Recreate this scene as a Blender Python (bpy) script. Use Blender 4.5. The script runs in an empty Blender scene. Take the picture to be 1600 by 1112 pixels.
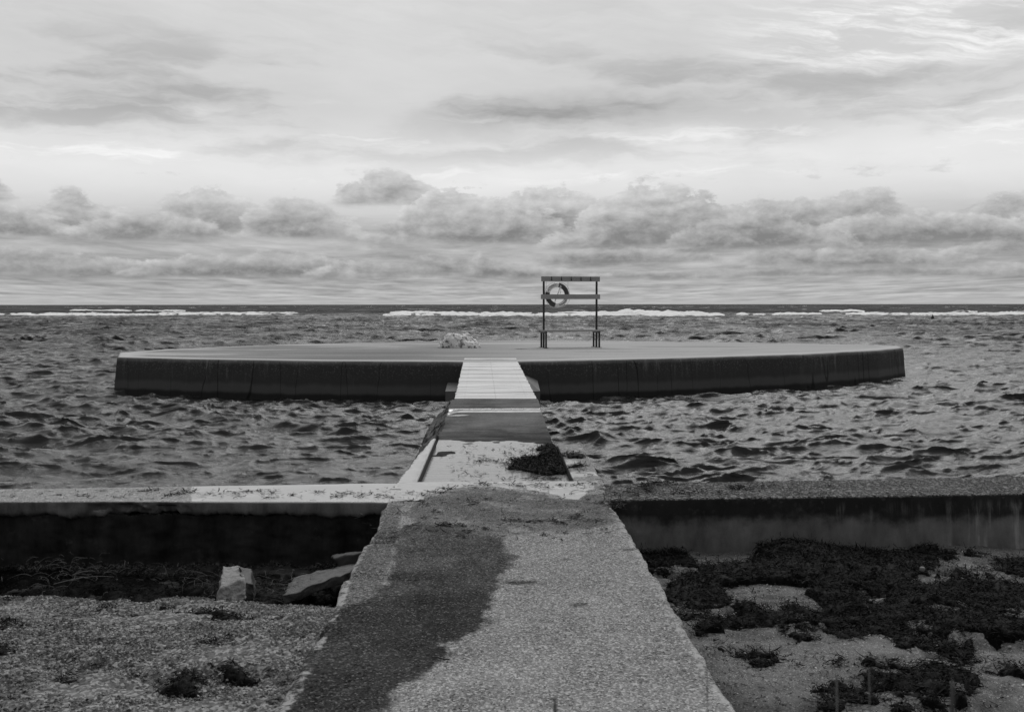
import bpy, math, random
import numpy as np
from mathutils import Matrix, Vector
random.seed(7); np.random.seed(7)
R = math.radians
scene = bpy.context.scene
COL = scene.collection

# ------------------------------------------------------------------ camera
CAM_H = 1.6
cam_d = bpy.data.cameras.new("camera"); cam = bpy.data.objects.new("camera", cam_d); COL.objects.link(cam)
cam_d.sensor_width = 36.0; cam_d.lens = 35.0; cam_d.clip_start = 0.05; cam_d.clip_end = 60000
CR = Matrix.Rotation(R(-1.0), 4, 'Z') @ Matrix.Rotation(R(90 - 2.96), 4, 'X') @ Matrix.Rotation(R(-0.055), 4, 'Z')
cam.matrix_world = Matrix.Translation((0, 0, CAM_H)) @ CR
cam_d.dof.use_dof = True; cam_d.dof.focus_distance = 14.0; cam_d.dof.aperture_fstop = 7.1
scene.camera = cam
FPX = 1600 * 35 / 36.0
CRn = np.array(CR.to_3x3())

def at(px, py, z):
    """ground point (photo pixel measured, at height z)"""
    d = CRn @ np.array([(px - 800) / FPX, (556 - py) / FPX, -1.0])
    t = (z - CAM_H) / d[2]
    return (d[0] * t, d[1] * t)

def poly(pts, z, ox=0, oy=0, s=1.0):
    return [at(ox + p[0] / s, oy + p[1] / s, z) for p in pts]

# ------------------------------------------------------------------ node helper
class S:
    def __init__(s, t, k): s.t = t; s.k = k
    def _m(s, op, b=None, c=None, cl=False): return fm(s.t, op, s, b, c, cl)
    def __add__(s, b): return s._m('ADD', b)
    __radd__ = __add__
    def __sub__(s, b): return s._m('SUBTRACT', b)
    def __rsub__(s, b): return fm(s.t, 'SUBTRACT', b, s)
    def __mul__(s, b): return s._m('MULTIPLY', b)
    __rmul__ = __mul__
    def __truediv__(s, b): return s._m('DIVIDE', b)
    def abs(s): return s._m('ABSOLUTE')
    def pow(s, b): return s._m('POWER', b)
    def min(s, b): return s._m('MINIMUM', b)
    def max(s, b): return s._m('MAXIMUM', b)
    def clamp(s): return s._m('ADD', 0.0, cl=True)

def setin(t, inp, v):
    if isinstance(v, S): t.links.new(v.k, inp)
    elif v is not None:
        try: inp.default_value = v
        except Exception: inp.default_value = (v, v, v, 1.0) if len(inp.default_value) == 4 else (v, v, v)

def fm(t, op, a, b=None, c=None, cl=False):
    n = t.nodes.new('ShaderNodeMath'); n.operation = op; n.use_clamp = cl
    for i, v in enumerate((a, b, c)):
        if v is not None: setin(t, n.inputs[i], v)
    return S(t, n.outputs[0])

def mapr(x, a, b, lo=0.0, hi=1.0, kind='SMOOTHSTEP'):
    t = x.t; n = t.nodes.new('ShaderNodeMapRange'); n.interpolation_type = kind
    for i, v in enumerate((x, a, b, lo, hi)): setin(t, n.inputs[i], v)
    return S(t, n.outputs[0])

def lerp(a, b, f): return a + (b - a) * f if isinstance(a, S) or isinstance(b, S) else f * (b - a) + a

def vec(t, x, y, z=0.0):
    n = t.nodes.new('ShaderNodeCombineXYZ')
    for i, v in enumerate((x, y, z)): setin(t, n.inputs[i], v)
    return S(t, n.outputs[0])

def sep(v):
    n = v.t.nodes.new('ShaderNodeSeparateXYZ'); setin(v.t, n.inputs[0], v)
    return [S(v.t, o) for o in n.outputs]

def noise(v, scale=1.0, detail=4.0, rough=0.55, dist=0.0, lac=2.0):
    n = v.t.nodes.new('ShaderNodeTexNoise')
    setin(v.t, n.inputs['Vector'], v); setin(v.t, n.inputs['Scale'], scale)
    n.inputs['Detail'].default_value = detail; n.inputs['Roughness'].default_value = rough
    n.inputs['Distortion'].default_value = dist; n.inputs['Lacunarity'].default_value = lac
    return S(v.t, n.outputs[0])

def voro(v, scale, feature='F1', out='Distance', rnd=1.0):
    n = v.t.nodes.new('ShaderNodeTexVoronoi'); n.feature = feature
    setin(v.t, n.inputs['Vector'], v); n.inputs['Scale'].default_value = scale; n.inputs['Randomness'].default_value = rnd
    if out == 'Color':
        s_ = v.t.nodes.new('ShaderNodeSeparateColor'); v.t.links.new(n.outputs['Color'], s_.inputs[0]); return S(v.t, s_.outputs[0])
    return S(v.t, n.outputs[out])

def attr(t, name):
    n = t.nodes.new('ShaderNodeAttribute'); n.attribute_name = name
    return S(t, n.outputs['Fac'])

def grey(v):
    n = v.t.nodes.new('ShaderNodeCombineColor')
    for i in range(3): v.t.links.new(v.k, n.inputs[i])
    return S(v.t, n.outputs[0])

def scalev(v, sx, sy, sz):
    x, y, z = sep(v); return vec(v.t, x * sx, y * sy, z * sz)

# ------------------------------------------------------------------ sky, sun, exposure
SUN_EL, SUN_AZ = 52.0, 14.0          # azimuth measured clockwise from +Y (out over the sea)
w = bpy.data.worlds.new("World"); scene.world = w; w.use_nodes = True
t = w.node_tree; t.nodes.clear()
tc = t.nodes.new('ShaderNodeTexCoord'); dirv = S(t, tc.outputs['Generated'])
dx, dy, dz = sep(dirv)
sk = t.nodes.new('ShaderNodeTexSky'); sk.sky_type = 'NISHITA'; sk.sun_disc = False
sk.sun_elevation = R(SUN_EL); sk.sun_rotation = R(SUN_AZ); sk.air_density = 1.0; sk.dust_density = 3.0
bw = t.nodes.new('ShaderNodeRGBToBW'); t.links.new(sk.outputs[0], bw.inputs[0]); skyv = S(t, bw.outputs[0]) * 0.1
u = fm(t, 'ARCTAN2', dx, dy) * 1556.0              # along the horizon
v = fm(t, 'ARCSINE', dz) * 1556.0                  # above the horizon
P = lambda a, b, c=0.0: vec(t, u / a, v / b, c)
warp = (noise(P(150., 70.), 1, 4, .6) - 0.5)
warp2 = (noise(P(150., 70., 7.), 1, 4, .6) - 0.5)
uw = u + warp * 110.0; vw = v + warp2 * 46.0
PW = lambda a, b, c=0.0: vec(t, uw / a, vw / b, c)
# open upper sky
base = mapr(v, 0., 60., .46, .56)
base = base + mapr(v, 110., 200., 0., .25) - mapr(v, 215., 300., 0., .17) + mapr(v, 330., 470., 0., .05) - mapr(v, 520., 1500., 0., .14)
big = noise(PW(420., 110., 3.), 1, 5, .55) - 0.5
base = base + big * 0.26
# soft middle cloud sheets
m1 = mapr(noise(PW(330., 62., 11.), 1, 6, .58), .45, .66)
mband = mapr(v, 175., 245.) * (1.0 - mapr(v, 320., 420.) * .75)
base = base - m1 * mband * 0.19
arcx = (u - 180.) / 330.
arc = mapr(((v - (296. - arcx * arcx * 42.)) / 34. + warp2 * 2.2).abs(), 1.3, .15)* mapr(arcx.abs(), 1.35, .6)
base = base - arc * 0.12
wl = mapr(noise(PW(210., 30., 21.), 1, 6, .6), .54, .72) * mapr(v, 170., 215.) * mapr(v, 330., 250.)
base = base + wl * 0.16
# feathery bright streaks high on the right
rx = (u * 0.985 - v * 0.17); ry = (v * 0.985 + u * 0.17)
wisp = noise(vec(t, (rx + warp * 160.) / 190., (ry + warp2 * 30.) / 22., 3.), 1, 8, .66)
wmask = mapr(((u - 640.) / 330.).abs(), 1.1, .25) * mapr(((v - 385.) / 75.).abs(), 1.15, .2)
base = base + mapr(wisp, .42, .70) * wmask * 0.34 + wmask * .03
wmask2 = mapr(v, 300., 420.)
base = base + (wisp - .5) * wmask2 * .13
# low cumulus: a far deck in true cloud-plane perspective, then nearer ragged heaps over it
def bumpc(u0, w_, h_): return mapr(((u - u0) / w_).abs(), 1., .05) * h_
pz = fm(t, 'DIVIDE', 1.0, dz.max(0.0) + .028)
pln = vec(t, dx * pz, dy * pz, 0.)
dk1 = noise(scalev(pln, 1.1, .55, 1.), 1., 8, .62, .3); dk1b = noise(scalev(pln, 1.1, .55, 1.) , 1.03, 8, .62, .3)
dk2 = noise(scalev(pln, .45, .22, 1.), 1., 5, .55)
deckc = mapr(dk1 * .62 + dk2 * .38, .38, .64, .27, .58, 'LINEAR')
deckc = deckc + mapr(v, 40., 4.) * .06
deckc = lerp(deckc, .47, mapr(v, 14., 1.) * .6)
nB = noise(P(330., 70., 35.), 1, 6, .55) - .5; nS = noise(P(200., 13., 37.), 1, 7, .62) - .5
cl = lerp(base, deckc, mapr(v + nS * 50. + nB * 60., 150., 90.))
def row(cl, top, basev, ctop, cbot, k, ks, seed, soft=10., op=.94):
    n_ = noise(P(k, k * .50, seed), 1, 11, .66, .1) - .5
    n2_ = noise(vec(t, u / k - .09, (v + 9.) / (k * .5), seed), 1, 11, .66, .1) - .5
    edge_ = top + n_ * 95. * ks
    al = mapr(edge_ - v, 0., soft) * mapr(v - basev - nS * 44. * ks - nB * 40. * ks, -10. * ks, 12. * ks)
    f_ = mapr((edge_ - v) / (top - basev), -.05, .95)
    c_ = lerp(ctop, cbot, f_) + (n_ - n2_) * .95 + nB * .20
    return lerp(cl, c_.max(.24), al * op)
cl = row(cl, 60. + nB * 60., 40., .46, .29, 70., .35, 19., 6., .7)
pn = noise(P(74., 40., 71.), 1, 10, .64, .12) - .5; pm = noise(vec(t, u / 74. - .12, (v + 9.) / 40., 71.), 1, 10, .64, .12) - .5
pl_ = noise(P(190., 60., 73.), 1, 5, .55) - .5; emb = (pn - pm) * .85 + pl_ * .14
# (centre, base, half width, top) in the same units as u and v, far ones first; lit shade, base shade
PUFFS = [(-700, 42, 190, 84, .50, .29), (-360, 44, 170, 82, .52, .31), (-60, 44, 190, 80, .50, .30), (210, 62, 150, 96, .50, .29), (520, 56, 190, 92, .52, .29), (790, 66, 130, 104, .52, .30),
         (-163, 150, 104, 212, .60, .38), (-760, 146, 64, 190, .60, .38), (-593, 100, 96, 160, .58, .33), (-720, 96, 110, 142, .56, .31), (-430, 104, 92, 178, .62, .34), (-505, 98, 110, 142, .54, .31),
         (-300, 103, 84, 166, .58, .33), (-60, 100, 90, 180, .62, .35), (80, 104, 120, 188, .60, .34), (-20, 96, 160, 150, .52, .30), (235, 108, 100, 192, .62, .34), (530, 112, 160, 168, .56, .33),
         (770, 100, 140, 160, .55, .31), (290, 88, 190, 166, .52, .27), (620, 86, 170, 142, .52, .28), (390, 84, 130, 138, .46, .25)]
for (u0, vb, w_, vt, c1, c2) in PUFFS:
    x_ = (u - float(u0)) / float(w_ * (1.0 if u0 == -163 else 1.3)); h_ = float(vt - vb)
    e_ = (1. - x_ * x_) * h_ - v + float(vb) + pn * (h_ * 1.35 + 10.) + pl_ * 18.
    al_ = mapr(e_, 0., 9.) * mapr(v - float(vb) + pn * 16. + nS * 26., -8., 9.)
    c_ = mapr(e_, 0., h_ * .95, c1 - .02, c2 - (.06 if vt < 110 else .05)) + emb * 1.15
    cl = lerp(cl, c_.max(.20), al_ * .92)
frag = mapr(noise(P(90., 30., 61.), 1, 8, .66) - mapr(((v - 192.) / 34.).abs(), .2, 1.2) * .3, .56, .68)
cl = cl - frag * .12
cl = cl.max(.20)
# unseen sky behind the camera dimmed so faces turned to the camera stay dark
back = mapr(dy, -.35, .55, .50, 1.0)
cl = cl * back
cl = lerp(cl, .22, mapr(dz, -.01, -.05))
tot = (cl * 0.94 + skyv * 0.06 * back).max(.02)
bg = t.nodes.new('ShaderNodeBackground'); bg.inputs['Strength'].default_value = 0.1
t.links.new(grey(tot * 10.0 * 1.0).k, bg.inputs[0])
ow = t.nodes.new('ShaderNodeOutputWorld'); t.links.new(bg.outputs[0], ow.inputs[0])
sun_d = bpy.data.lights.new("sun", 'SUN'); sun = bpy.data.objects.new("sun", sun_d); COL.objects.link(sun)
sun_d.energy = 1.5; sun_d.angle = R(50); sun_d.color = (1, 1, 1)
sv = Vector((math.sin(R(SUN_AZ)) * math.cos(R(SUN_EL)), math.cos(R(SUN_AZ)) * math.cos(R(SUN_EL)), math.sin(R(SUN_EL))))
sun.rotation_euler = sv.to_track_quat('Z', 'Y').to_euler()
sun.location = (10, 30, 20)
vs = scene.view_settings; vs.view_transform = 'Standard'; vs.look = 'None'; vs.exposure = 0.0; vs.gamma = 1.0
scene.cycles.max_bounces = 6

# ------------------------------------------------------------------ numpy noise
def _h(ix, iy, iz, seed):
    n = (ix.astype(np.int64) * 374761393 + iy.astype(np.int64) * 668265263 + iz.astype(np.int64) * 2147483647 + seed * 1274126177) & 0xffffffff
    n = ((n ^ (n >> 13)) * 1274126177) & 0xffffffff
    n = ((n ^ (n >> 16)) * 2246822519) & 0xffffffff
    return ((n ^ (n >> 15)) & 0xffffff) / float(0xffffff)
def vn(x, y, z=None, seed=0):
    x = np.asarray(x, float); y = np.asarray(y, float) + 0 * x
    x0 = np.floor(x); y0 = np.floor(y); fx = x - x0; fy = y - y0
    fx = fx * fx * (3 - 2 * fx); fy = fy * fy * (3 - 2 * fy)
    def lay(z0):
        a = _h(x0, y0, z0, seed); b = _h(x0 + 1, y0, z0, seed); c = _h(x0, y0 + 1, z0, seed); d = _h(x0 + 1, y0 + 1, z0, seed)
        return (a * (1 - fx) + b * fx) * (1 - fy) + (c * (1 - fx) + d * fx) * fy
    if z is None: return lay(np.zeros_like(x0))
    z = np.asarray(z, float) + 0 * x; z0 = np.floor(z); fz = z - z0; fz = fz * fz * (3 - 2 * fz)
    return lay(z0) * (1 - fz) + lay(z0 + 1) * fz
def fbm(x, y, z=None, o=4, g=.5, seed=0):
    s = 0; a = 1; tot_ = 0; f = 1
    for i in range(o):
        s = s + a * vn(x * f, y * f, None if z is None else z * f, seed + i); tot_ += a; a *= g; f *= 2.03
    return s / tot_ * 2 - 1
def sm(x, a, b):
    q = np.clip((x - a) / (b - a), 0, 1); return q * q * (3 - 2 * q)
def sdf(x, y, pts):
    """signed distance, positive inside"""
    P_ = np.array(pts, float); n = len(P_); d = np.full(x.shape, 1e9); ins = np.zeros(x.shape, bool)
    for i in range(n):
        ax, ay = P_[i]; bx, by = P_[(i + 1) % n]; ex, ey = bx - ax, by - ay
        q = np.clip(((x - ax) * ex + (y - ay) * ey) / (ex * ex + ey * ey + 1e-12), 0, 1)
        d = np.minimum(d, (x - ax - q * ex) ** 2 + (y - ay - q * ey) ** 2)
        c = ((ay > y) != (by > y)) & (x < ex * (y - ay) / (ey + 1e-12) + ax); ins ^= c
    d = np.sqrt(d); return np.where(ins, d, -d)

# ------------------------------------------------------------------ mesh / object helpers
def tag(o, label=None, cat=None, group=None, kind=None):
    if label: o['label'] = label
    if cat: o['category'] = cat
    if group: o['group'] = group
    if kind: o['kind'] = kind
    return o
def np_mesh(name, V, F, mat, parent=None, smooth=True, attrs=None):
    V = np.asarray(V, np.float32); F = np.asarray(F, np.int32)
    me = bpy.data.meshes.new(name)
    me.vertices.add(len(V)); me.vertices.foreach_set('co', V.ravel())
    k = F.shape[1]; me.loops.add(F.size); me.loops.foreach_set('vertex_index', F.ravel())
    me.polygons.add(len(F)); me.polygons.foreach_set('loop_start', np.arange(0, F.size, k, dtype=np.int32))
    me.polygons.foreach_set('use_smooth', np.full(len(F), smooth))
    me.update(calc_edges=True)
    for an, av in (attrs or {}).items():
        a = me.attributes.new(an, 'FLOAT', 'POINT'); a.data.foreach_set('value', np.asarray(av, np.float32).ravel())
    if mat: me.materials.append(mat)
    o = bpy.data.objects.new(name, me); COL.objects.link(o)
    if parent: o.parent = parent
    return o
def gridF(n, m):
    i = np.arange(n - 1)[:, None] * m + np.arange(m - 1)[None, :]
    return np.stack([i, i + 1, i + m + 1, i + m], -1).reshape(-1, 4)
def gridnormals(V):
    a = np.gradient(V, axis=0); b = np.gradient(V, axis=1); n = np.cross(a, b)
    return n / (np.linalg.norm(n, axis=-1, keepdims=True) + 1e-9)
class MB:
    def __init__(s): s.v = []; s.f = []
    def add(s, V, F):
        o = len(s.v); s.v += [tuple(p) for p in V]; s.f += [tuple(i + o for i in f) for f in F]
    def box(s, c, d, rot=None, bev=0.0):
        hx, hy, hz = d[0] / 2, d[1] / 2, d[2] / 2
        if bev <= 0:
            V = [Vector((x, y, z)) for x in (-hx, hx) for y in (-hy, hy) for z in (-hz, hz)]
            F = [(0, 1, 3, 2), (4, 6, 7, 5), (0, 4, 5, 1), (2, 3, 7, 6), (0, 2, 6, 4), (1, 5, 7, 3)]
        else:
            b = min(bev, hx * .9, hy * .9, hz * .9); V = []; idx = {}
            for sx in (-1, 1):
                for sy in (-1, 1):
                    for sz in (-1, 1):
                        for ax in range(3):
                            q = [sx * (hx - b), sy * (hy - b), sz * (hz - b)]; q[ax] = (sx * hx, sy * hy, sz * hz)[ax]
                            idx[(sx, sy, sz, ax)] = len(V); V.append(Vector(q))
            F = []
            for ax in range(3):
                o1, o2 = [a for a in range(3) if a != ax]
                for sg in (-1, 1):
                    f = []
                    for a_, b_ in ((-1, -1), (1, -1), (1, 1), (-1, 1)):
                        k = [0, 0, 0]; k[ax] = sg; k[o1] = a_; k[o2] = b_; f.append(idx[(k[0], k[1], k[2], ax)])
                    F.append(f)
            for ax in range(3):
                o1, o2 = [a for a in range(3) if a != ax]
                for a_ in (-1, 1):
                    for b_ in (-1, 1):
                        k0 = [0, 0, 0]; k1 = [0, 0, 0]; k0[ax] = -1; k1[ax] = 1
                        for k in (k0, k1): k[o1] = a_; k[o2] = b_
                        F.append([idx[(*k0, o1)], idx[(*k1, o1)], idx[(*k1, o2)], idx[(*k0, o2)]])
            for sx in (-1, 1):
                for sy in (-1, 1):
                    for sz in (-1, 1): F.append([idx[(sx, sy, sz, a)] for a in range(3)])
        M = Matrix.Translation(Vector(c)) @ (rot.to_4x4() if rot else Matrix.Identity(4))
        s.add([M @ p for p in V], F)
    def tube(s, pts, r, n=8, closed=False):
        pts = [Vector(p) for p in pts]; m = len(pts); rr = r if hasattr(r, '__len__') else [r] * m; V = []
        for i, p in enumerate(pts):
            a = pts[(i - 1) % m] if (closed or i > 0) else p; b = pts[(i + 1) % m] if (closed or i < m - 1) else p
            d = (b - a).normalized(); up = Vector((0, 0, 1)) if abs(d.z) < .9 else Vector((1, 0, 0))
            x = d.cross(up).normalized(); y = d.cross(x)
            for k in range(n):
                q = 2 * math.pi * k / n; V.append(p + (x * math.cos(q) + y * math.sin(q)) * rr[i])
        F = []
        for i in range(m if closed else m - 1):
            j = (i + 1) % m
            for k in range(n): F.append((i * n + k, i * n + (k + 1) % n, j * n + (k + 1) % n, j * n + k))
        if not closed: F += [tuple(range(n))[::-1], tuple((m - 1) * n + k for k in range(n))]
        s.add(V, F)
    def build(s, name, mat, parent=None, smooth=False):
        import bmesh
        me = bpy.data.meshes.new(name); me.from_pydata([tuple(p) for p in s.v], [], s.f)
        bm = bmesh.new(); bm.from_mesh(me); bmesh.ops.recalc_face_normals(bm, faces=bm.faces); bm.to_mesh(me); bm.free()
        for p in me.polygons: p.use_smooth = smooth
        me.materials.append(mat); me.update()
        o = bpy.data.objects.new(name, me); COL.objects.link(o)
        if parent: o.parent = parent
        return o
def empty(name, loc, rz=0.0):
    o = bpy.data.objects.new(name, None); COL.objects.link(o); o.location = loc; o.rotation_euler = (0, 0, rz); o.empty_display_size = .1
    return o

# ------------------------------------------------------------------ materials
def mat_new(name):
    m = bpy.data.materials.new(name); m.use_nodes = True; t_ = m.node_tree; t_.nodes.clear()
    o = t_.nodes.new('ShaderNodeOutputMaterial'); b = t_.nodes.new('ShaderNodeBsdfPrincipled'); t_.links.new(b.outputs[0], o.inputs[0])
    return m, t_, b
def bump(t_, h, dist, strength=1.0, nrm=None):
    n = t_.nodes.new('ShaderNodeBump'); setin(t_, n.inputs['Strength'], strength); n.inputs['Distance'].default_value = dist
    t_.links.new(h.k, n.inputs['Height'])
    if nrm: t_.links.new(nrm.k, n.inputs['Normal'])
    return S(t_, n.outputs[0])
def objco(t_):
    n = t_.nodes.new('ShaderNodeTexCoord'); return S(t_, n.outputs['Object'])

def mat_plain(name, c, rough=.6, nscale=30., namp=.3, bmp=.002, metal=0.0):
    m, t_, b = mat_new(name); o = objco(t_)
    n = noise(o, nscale, 5, .6)
    setin(t_, b.inputs['Base Color'], grey((n - .5) * (2 * namp * c) + c)); b.inputs['Roughness'].default_value = rough
    b.inputs['Metallic'].default_value = metal
    t_.links.new(bump(t_, n, bmp).k, b.inputs['Normal'])
    return m

def mat_slab():
    """foreground concrete; attributes: pud, wet, rough (signed distances in m)"""
    m, t_, b = mat_new('walkway concrete'); o = objco(t_)
    n1 = noise(o, 2.2, 6, .62); n2 = noise(o, 9., 6, .65); nf = noise(o, 130., 3, .75)
    cell = voro(o, 125., out='Color'); cell2 = voro(o, 75., out='Color')
    edge = (noise(o, 5., 8, .62) - .5)
    pud = mapr(attr(t_, 'pud') + edge * .16, -.004, .006)
    wet = mapr(attr(t_, 'wet') + edge * .26 + (n2 - .5) * .14, -.03, .035)
    rg = mapr(attr(t_, 'rgh') + edge * .12, -.01, .03)
    ang = attr(t_, 'edge')
    n00 = noise(o, .9, 5, .6)
    dry = (n1 - .5) * .24 + .235 + (n2 - .5) * .18 + (n00 - .5) * .14 + (nf - .5) * .30
    spk = mapr(cell, .70, .95) * .24 - mapr(cell, .32, .05) * .13
    spk2 = mapr(cell2, .84, .95) * .20 - mapr(cell2, .16, .08) * .09
    dry = dry + spk + spk2 * lerp(.35, 1.0, rg)
    sx_, sy_, sz_ = sep(o)
    wetc = dry * (.08 + n1 * .22) * mapr(sy_ + (n1 - .5) * 1.2, 5.0, 6.8, 1.0, 1.9) + .001 + mapr(cell, .93, .97) * .07
    med = dry * .40 + .003
    c = lerp(dry, med, rg * .8)
    c = lerp(c, wetc, wet)
    damp = mapr(attr(t_, 'damp') + edge * .3, -.03, .05)
    c = lerp(c, dry * .55 + .004, damp * (1.0 - mapr(noise(o, 3.1, 5, .6), .5, .62) * .55))
    light = mapr(ang + (noise(o, 16., 6, .7) - .5) * 1.4, .48, .75) * mapr(noise(o, 8., 8, .78), .46, .56)
    c = lerp(c, .44, light * .8)
    c = lerp(c, .40 + (n1 - .5) * .1, pud)
    stain = mapr(noise(scalev(o, 3., 9., 1.), 1., 5, .6), .66, .74)
    c = c * (1.0 - stain * .35)
    c = c.max(.012)
    setin(t_, b.inputs['Base Color'], grey(c))
    setin(t_, b.inputs['Specular IOR Level'], lerp(.0, .45, pud))
    rr = lerp(lerp(.9, .7, wet), .7, damp)
    rr = lerp(rr, .06, pud)
    setin(t_, b.inputs['Roughness'], rr)
    hgt = cell * .5 + nf * .6 + n2 * 1.2
    bn = bump(t_, hgt, .004, (1.0 - pud) * .75 + .02)
    t_.links.new(bn.k, b.inputs['Normal'])
    return m

def mat_wall(name, dark, light, splitz, spec_hi=.25, streak=True, topc=.16, split_n=.25, cut=.0):
    """concrete in the splash zone: top face pale/wet film by attribute, front black with weed above/below a line"""
    m, t_, b = mat_new(name); o = objco(t_); x, y, z = sep(o)
    g = t_.nodes.new('ShaderNodeNewGeometry'); gz = sep(S(t_, g.outputs['Normal']))[2]
    up = mapr(gz, .35, .8)
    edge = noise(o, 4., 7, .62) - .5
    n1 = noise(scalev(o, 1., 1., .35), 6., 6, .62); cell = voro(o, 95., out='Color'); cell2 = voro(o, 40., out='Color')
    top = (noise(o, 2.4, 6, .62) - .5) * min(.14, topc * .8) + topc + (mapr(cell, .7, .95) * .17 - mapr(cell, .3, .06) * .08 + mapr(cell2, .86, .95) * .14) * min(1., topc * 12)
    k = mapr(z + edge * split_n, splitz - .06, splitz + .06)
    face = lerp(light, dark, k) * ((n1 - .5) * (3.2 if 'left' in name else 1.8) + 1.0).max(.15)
    face = face + mapr(cell2, .93, .98) * .05 * mapr(z, splitz, splitz + .3) * (1. if streak else .0) + mapr(noise(o, 5., 8, .72), .58, .76) * .05
    if streak:
        st = noise(scalev(o, 9., 9., .8), 1., 6, .65); msk = mapr(noise(o, .9, 3, .5), .52, .64)
        face = face + mapr(st, .50, .68) * msk * .16 * mapr(z, -.02, -.12)
    pud = mapr(attr(t_, 'pud') + edge * .12, -.004, .006) * up
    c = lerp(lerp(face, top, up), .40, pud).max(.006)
    setin(t_, b.inputs['Base Color'], grey(c))
    setin(t_, b.inputs['Roughness'], lerp(lerp(.8, .62, up), .06, pud))
    setin(t_, b.inputs['Specular IOR Level'], lerp(lerp(spec_hi, .0, up), .45, pud))
    t_.links.new(bump(t_, cell * .5 + n1 * 1.5 + noise(o, 70., 3, .6) * .5, .005, (1.0 - pud) * .8 + .02).k, b.inputs['Normal'])
    return m

def mat_platform():
    m, t_, b = mat_new('platform concrete'); o = objco(t_); x, y, z = sep(o)
    g = t_.nodes.new('ShaderNodeNewGeometry'); gz = sep(S(t_, g.outputs['Normal']))[2]
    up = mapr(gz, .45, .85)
    st = noise(scalev(o, .10, .42, 1.), 1., 6, .62); st2 = noise(scalev(o, .16, .7, 1.), 1., 6, .6)
    cell = voro(o, 45., out='Color')
    dam = (mapr(st, .40, .50) * mapr(x, 3., -3., .15, 1.)).max(mapr(noise(scalev(o, .12, .8, 1.), 1., 5, .6), .55, .62) * .8) * (1. - attr(t_, 'rim'))
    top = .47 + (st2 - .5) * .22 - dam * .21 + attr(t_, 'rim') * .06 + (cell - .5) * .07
    edge = noise(scalev(o, 1., 1., .5), 2.2, 6, .6) - .5
    pit = mapr(cell, .86, .96) * mapr(z, -.35, .15)
    vs_ = noise(scalev(o, 7., 7., .5), 1., 6, .65)
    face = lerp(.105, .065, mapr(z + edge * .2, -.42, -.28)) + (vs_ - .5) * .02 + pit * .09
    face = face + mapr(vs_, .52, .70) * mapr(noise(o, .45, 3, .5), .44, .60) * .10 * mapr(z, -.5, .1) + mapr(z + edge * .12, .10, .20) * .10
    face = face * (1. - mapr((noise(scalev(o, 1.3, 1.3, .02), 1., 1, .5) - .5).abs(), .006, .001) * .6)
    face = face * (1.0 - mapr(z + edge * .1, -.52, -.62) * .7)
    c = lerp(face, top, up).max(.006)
    setin(t_, b.inputs['Base Color'], grey(c))
    setin(t_, b.inputs['Roughness'], lerp(.75, lerp(.7, .38, dam), up))
    setin(t_, b.inputs['Specular IOR Level'], lerp(.10, .0, up))
    t_.links.new(bump(t_, cell * .5 + vs_, .004, .7).k, b.inputs['Normal'])
    return m

def mat_causeway():
    m, t_, b = mat_new('causeway concrete'); o = objco(t_); x, y, z = sep(o)
    g = t_.nodes.new('ShaderNodeNewGeometry'); gz = sep(S(t_, g.outputs['Normal']))[2]
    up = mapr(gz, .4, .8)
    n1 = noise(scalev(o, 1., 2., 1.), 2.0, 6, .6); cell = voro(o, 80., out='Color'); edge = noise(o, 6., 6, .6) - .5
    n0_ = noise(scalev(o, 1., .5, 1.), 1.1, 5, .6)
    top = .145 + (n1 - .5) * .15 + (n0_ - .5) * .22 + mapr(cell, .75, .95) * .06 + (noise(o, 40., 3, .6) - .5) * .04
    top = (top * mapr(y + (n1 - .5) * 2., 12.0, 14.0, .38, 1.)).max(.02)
    setin(t_, b.inputs['Specular IOR Level'], lerp(.0, .5, attr(t_, 'pud').max(0.) * 50.))
    pud = mapr(attr(t_, 'pud') + edge * .05, -.004, .012) * up
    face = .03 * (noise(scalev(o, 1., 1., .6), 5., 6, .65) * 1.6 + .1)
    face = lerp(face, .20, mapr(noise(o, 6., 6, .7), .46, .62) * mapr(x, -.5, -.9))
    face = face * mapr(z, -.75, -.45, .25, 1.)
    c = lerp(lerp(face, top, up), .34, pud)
    setin(t_, b.inputs['Base Color'], grey(c))
    setin(t_, b.inputs['Roughness'], lerp(lerp(.8, .75, up), .08, pud))
    t_.links.new(bump(t_, cell * .4 + noise(o, 30., 5, .6) * 1.4, .004, (1.0 - pud) * .8).k, b.inputs['Normal'])
    return m

def mat_ground():
    m, t_, b = mat_new('beach sand and gravel'); o = objco(t_); x, y, z = sep(o)
    left = mapr(x, -.3, -.9)
    n = noise(o, 3.5, 6, .6); nf = noise(o, 90., 4, .75); cell = voro(o, 70., out='Color'); c2 = voro(o, 160., out='Color')
    sand = .155 + (n - .5) * .12 + (nf - .5) * .16 + mapr(c2, .9, .97) * .22 - mapr(c2, .2, .05) * .08
    grav = .14 + (n - .5) * .10 + mapr(cell, .5, .95) * .20 - mapr(cell, .45, .1) * .07 + (nf - .5) * .1
    c = lerp(sand, grav, left)
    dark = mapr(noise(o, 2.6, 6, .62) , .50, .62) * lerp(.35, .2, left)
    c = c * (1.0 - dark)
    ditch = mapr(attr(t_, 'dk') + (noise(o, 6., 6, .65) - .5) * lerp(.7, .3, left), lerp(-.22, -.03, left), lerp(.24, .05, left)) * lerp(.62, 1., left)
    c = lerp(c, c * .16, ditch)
    setin(t_, b.inputs['Base Color'], grey(c.max(.01))); b.inputs['Roughness'].default_value = .9
    b.inputs['Specular IOR Level'].default_value = .2
    hgt = lerp(nf * .6 + c2 * .4 + n, cell * 1.4 + nf * .6, left)
    t_.links.new(bump(t_, hgt, .006, .9).k, b.inputs['Normal'])
    return m

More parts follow.
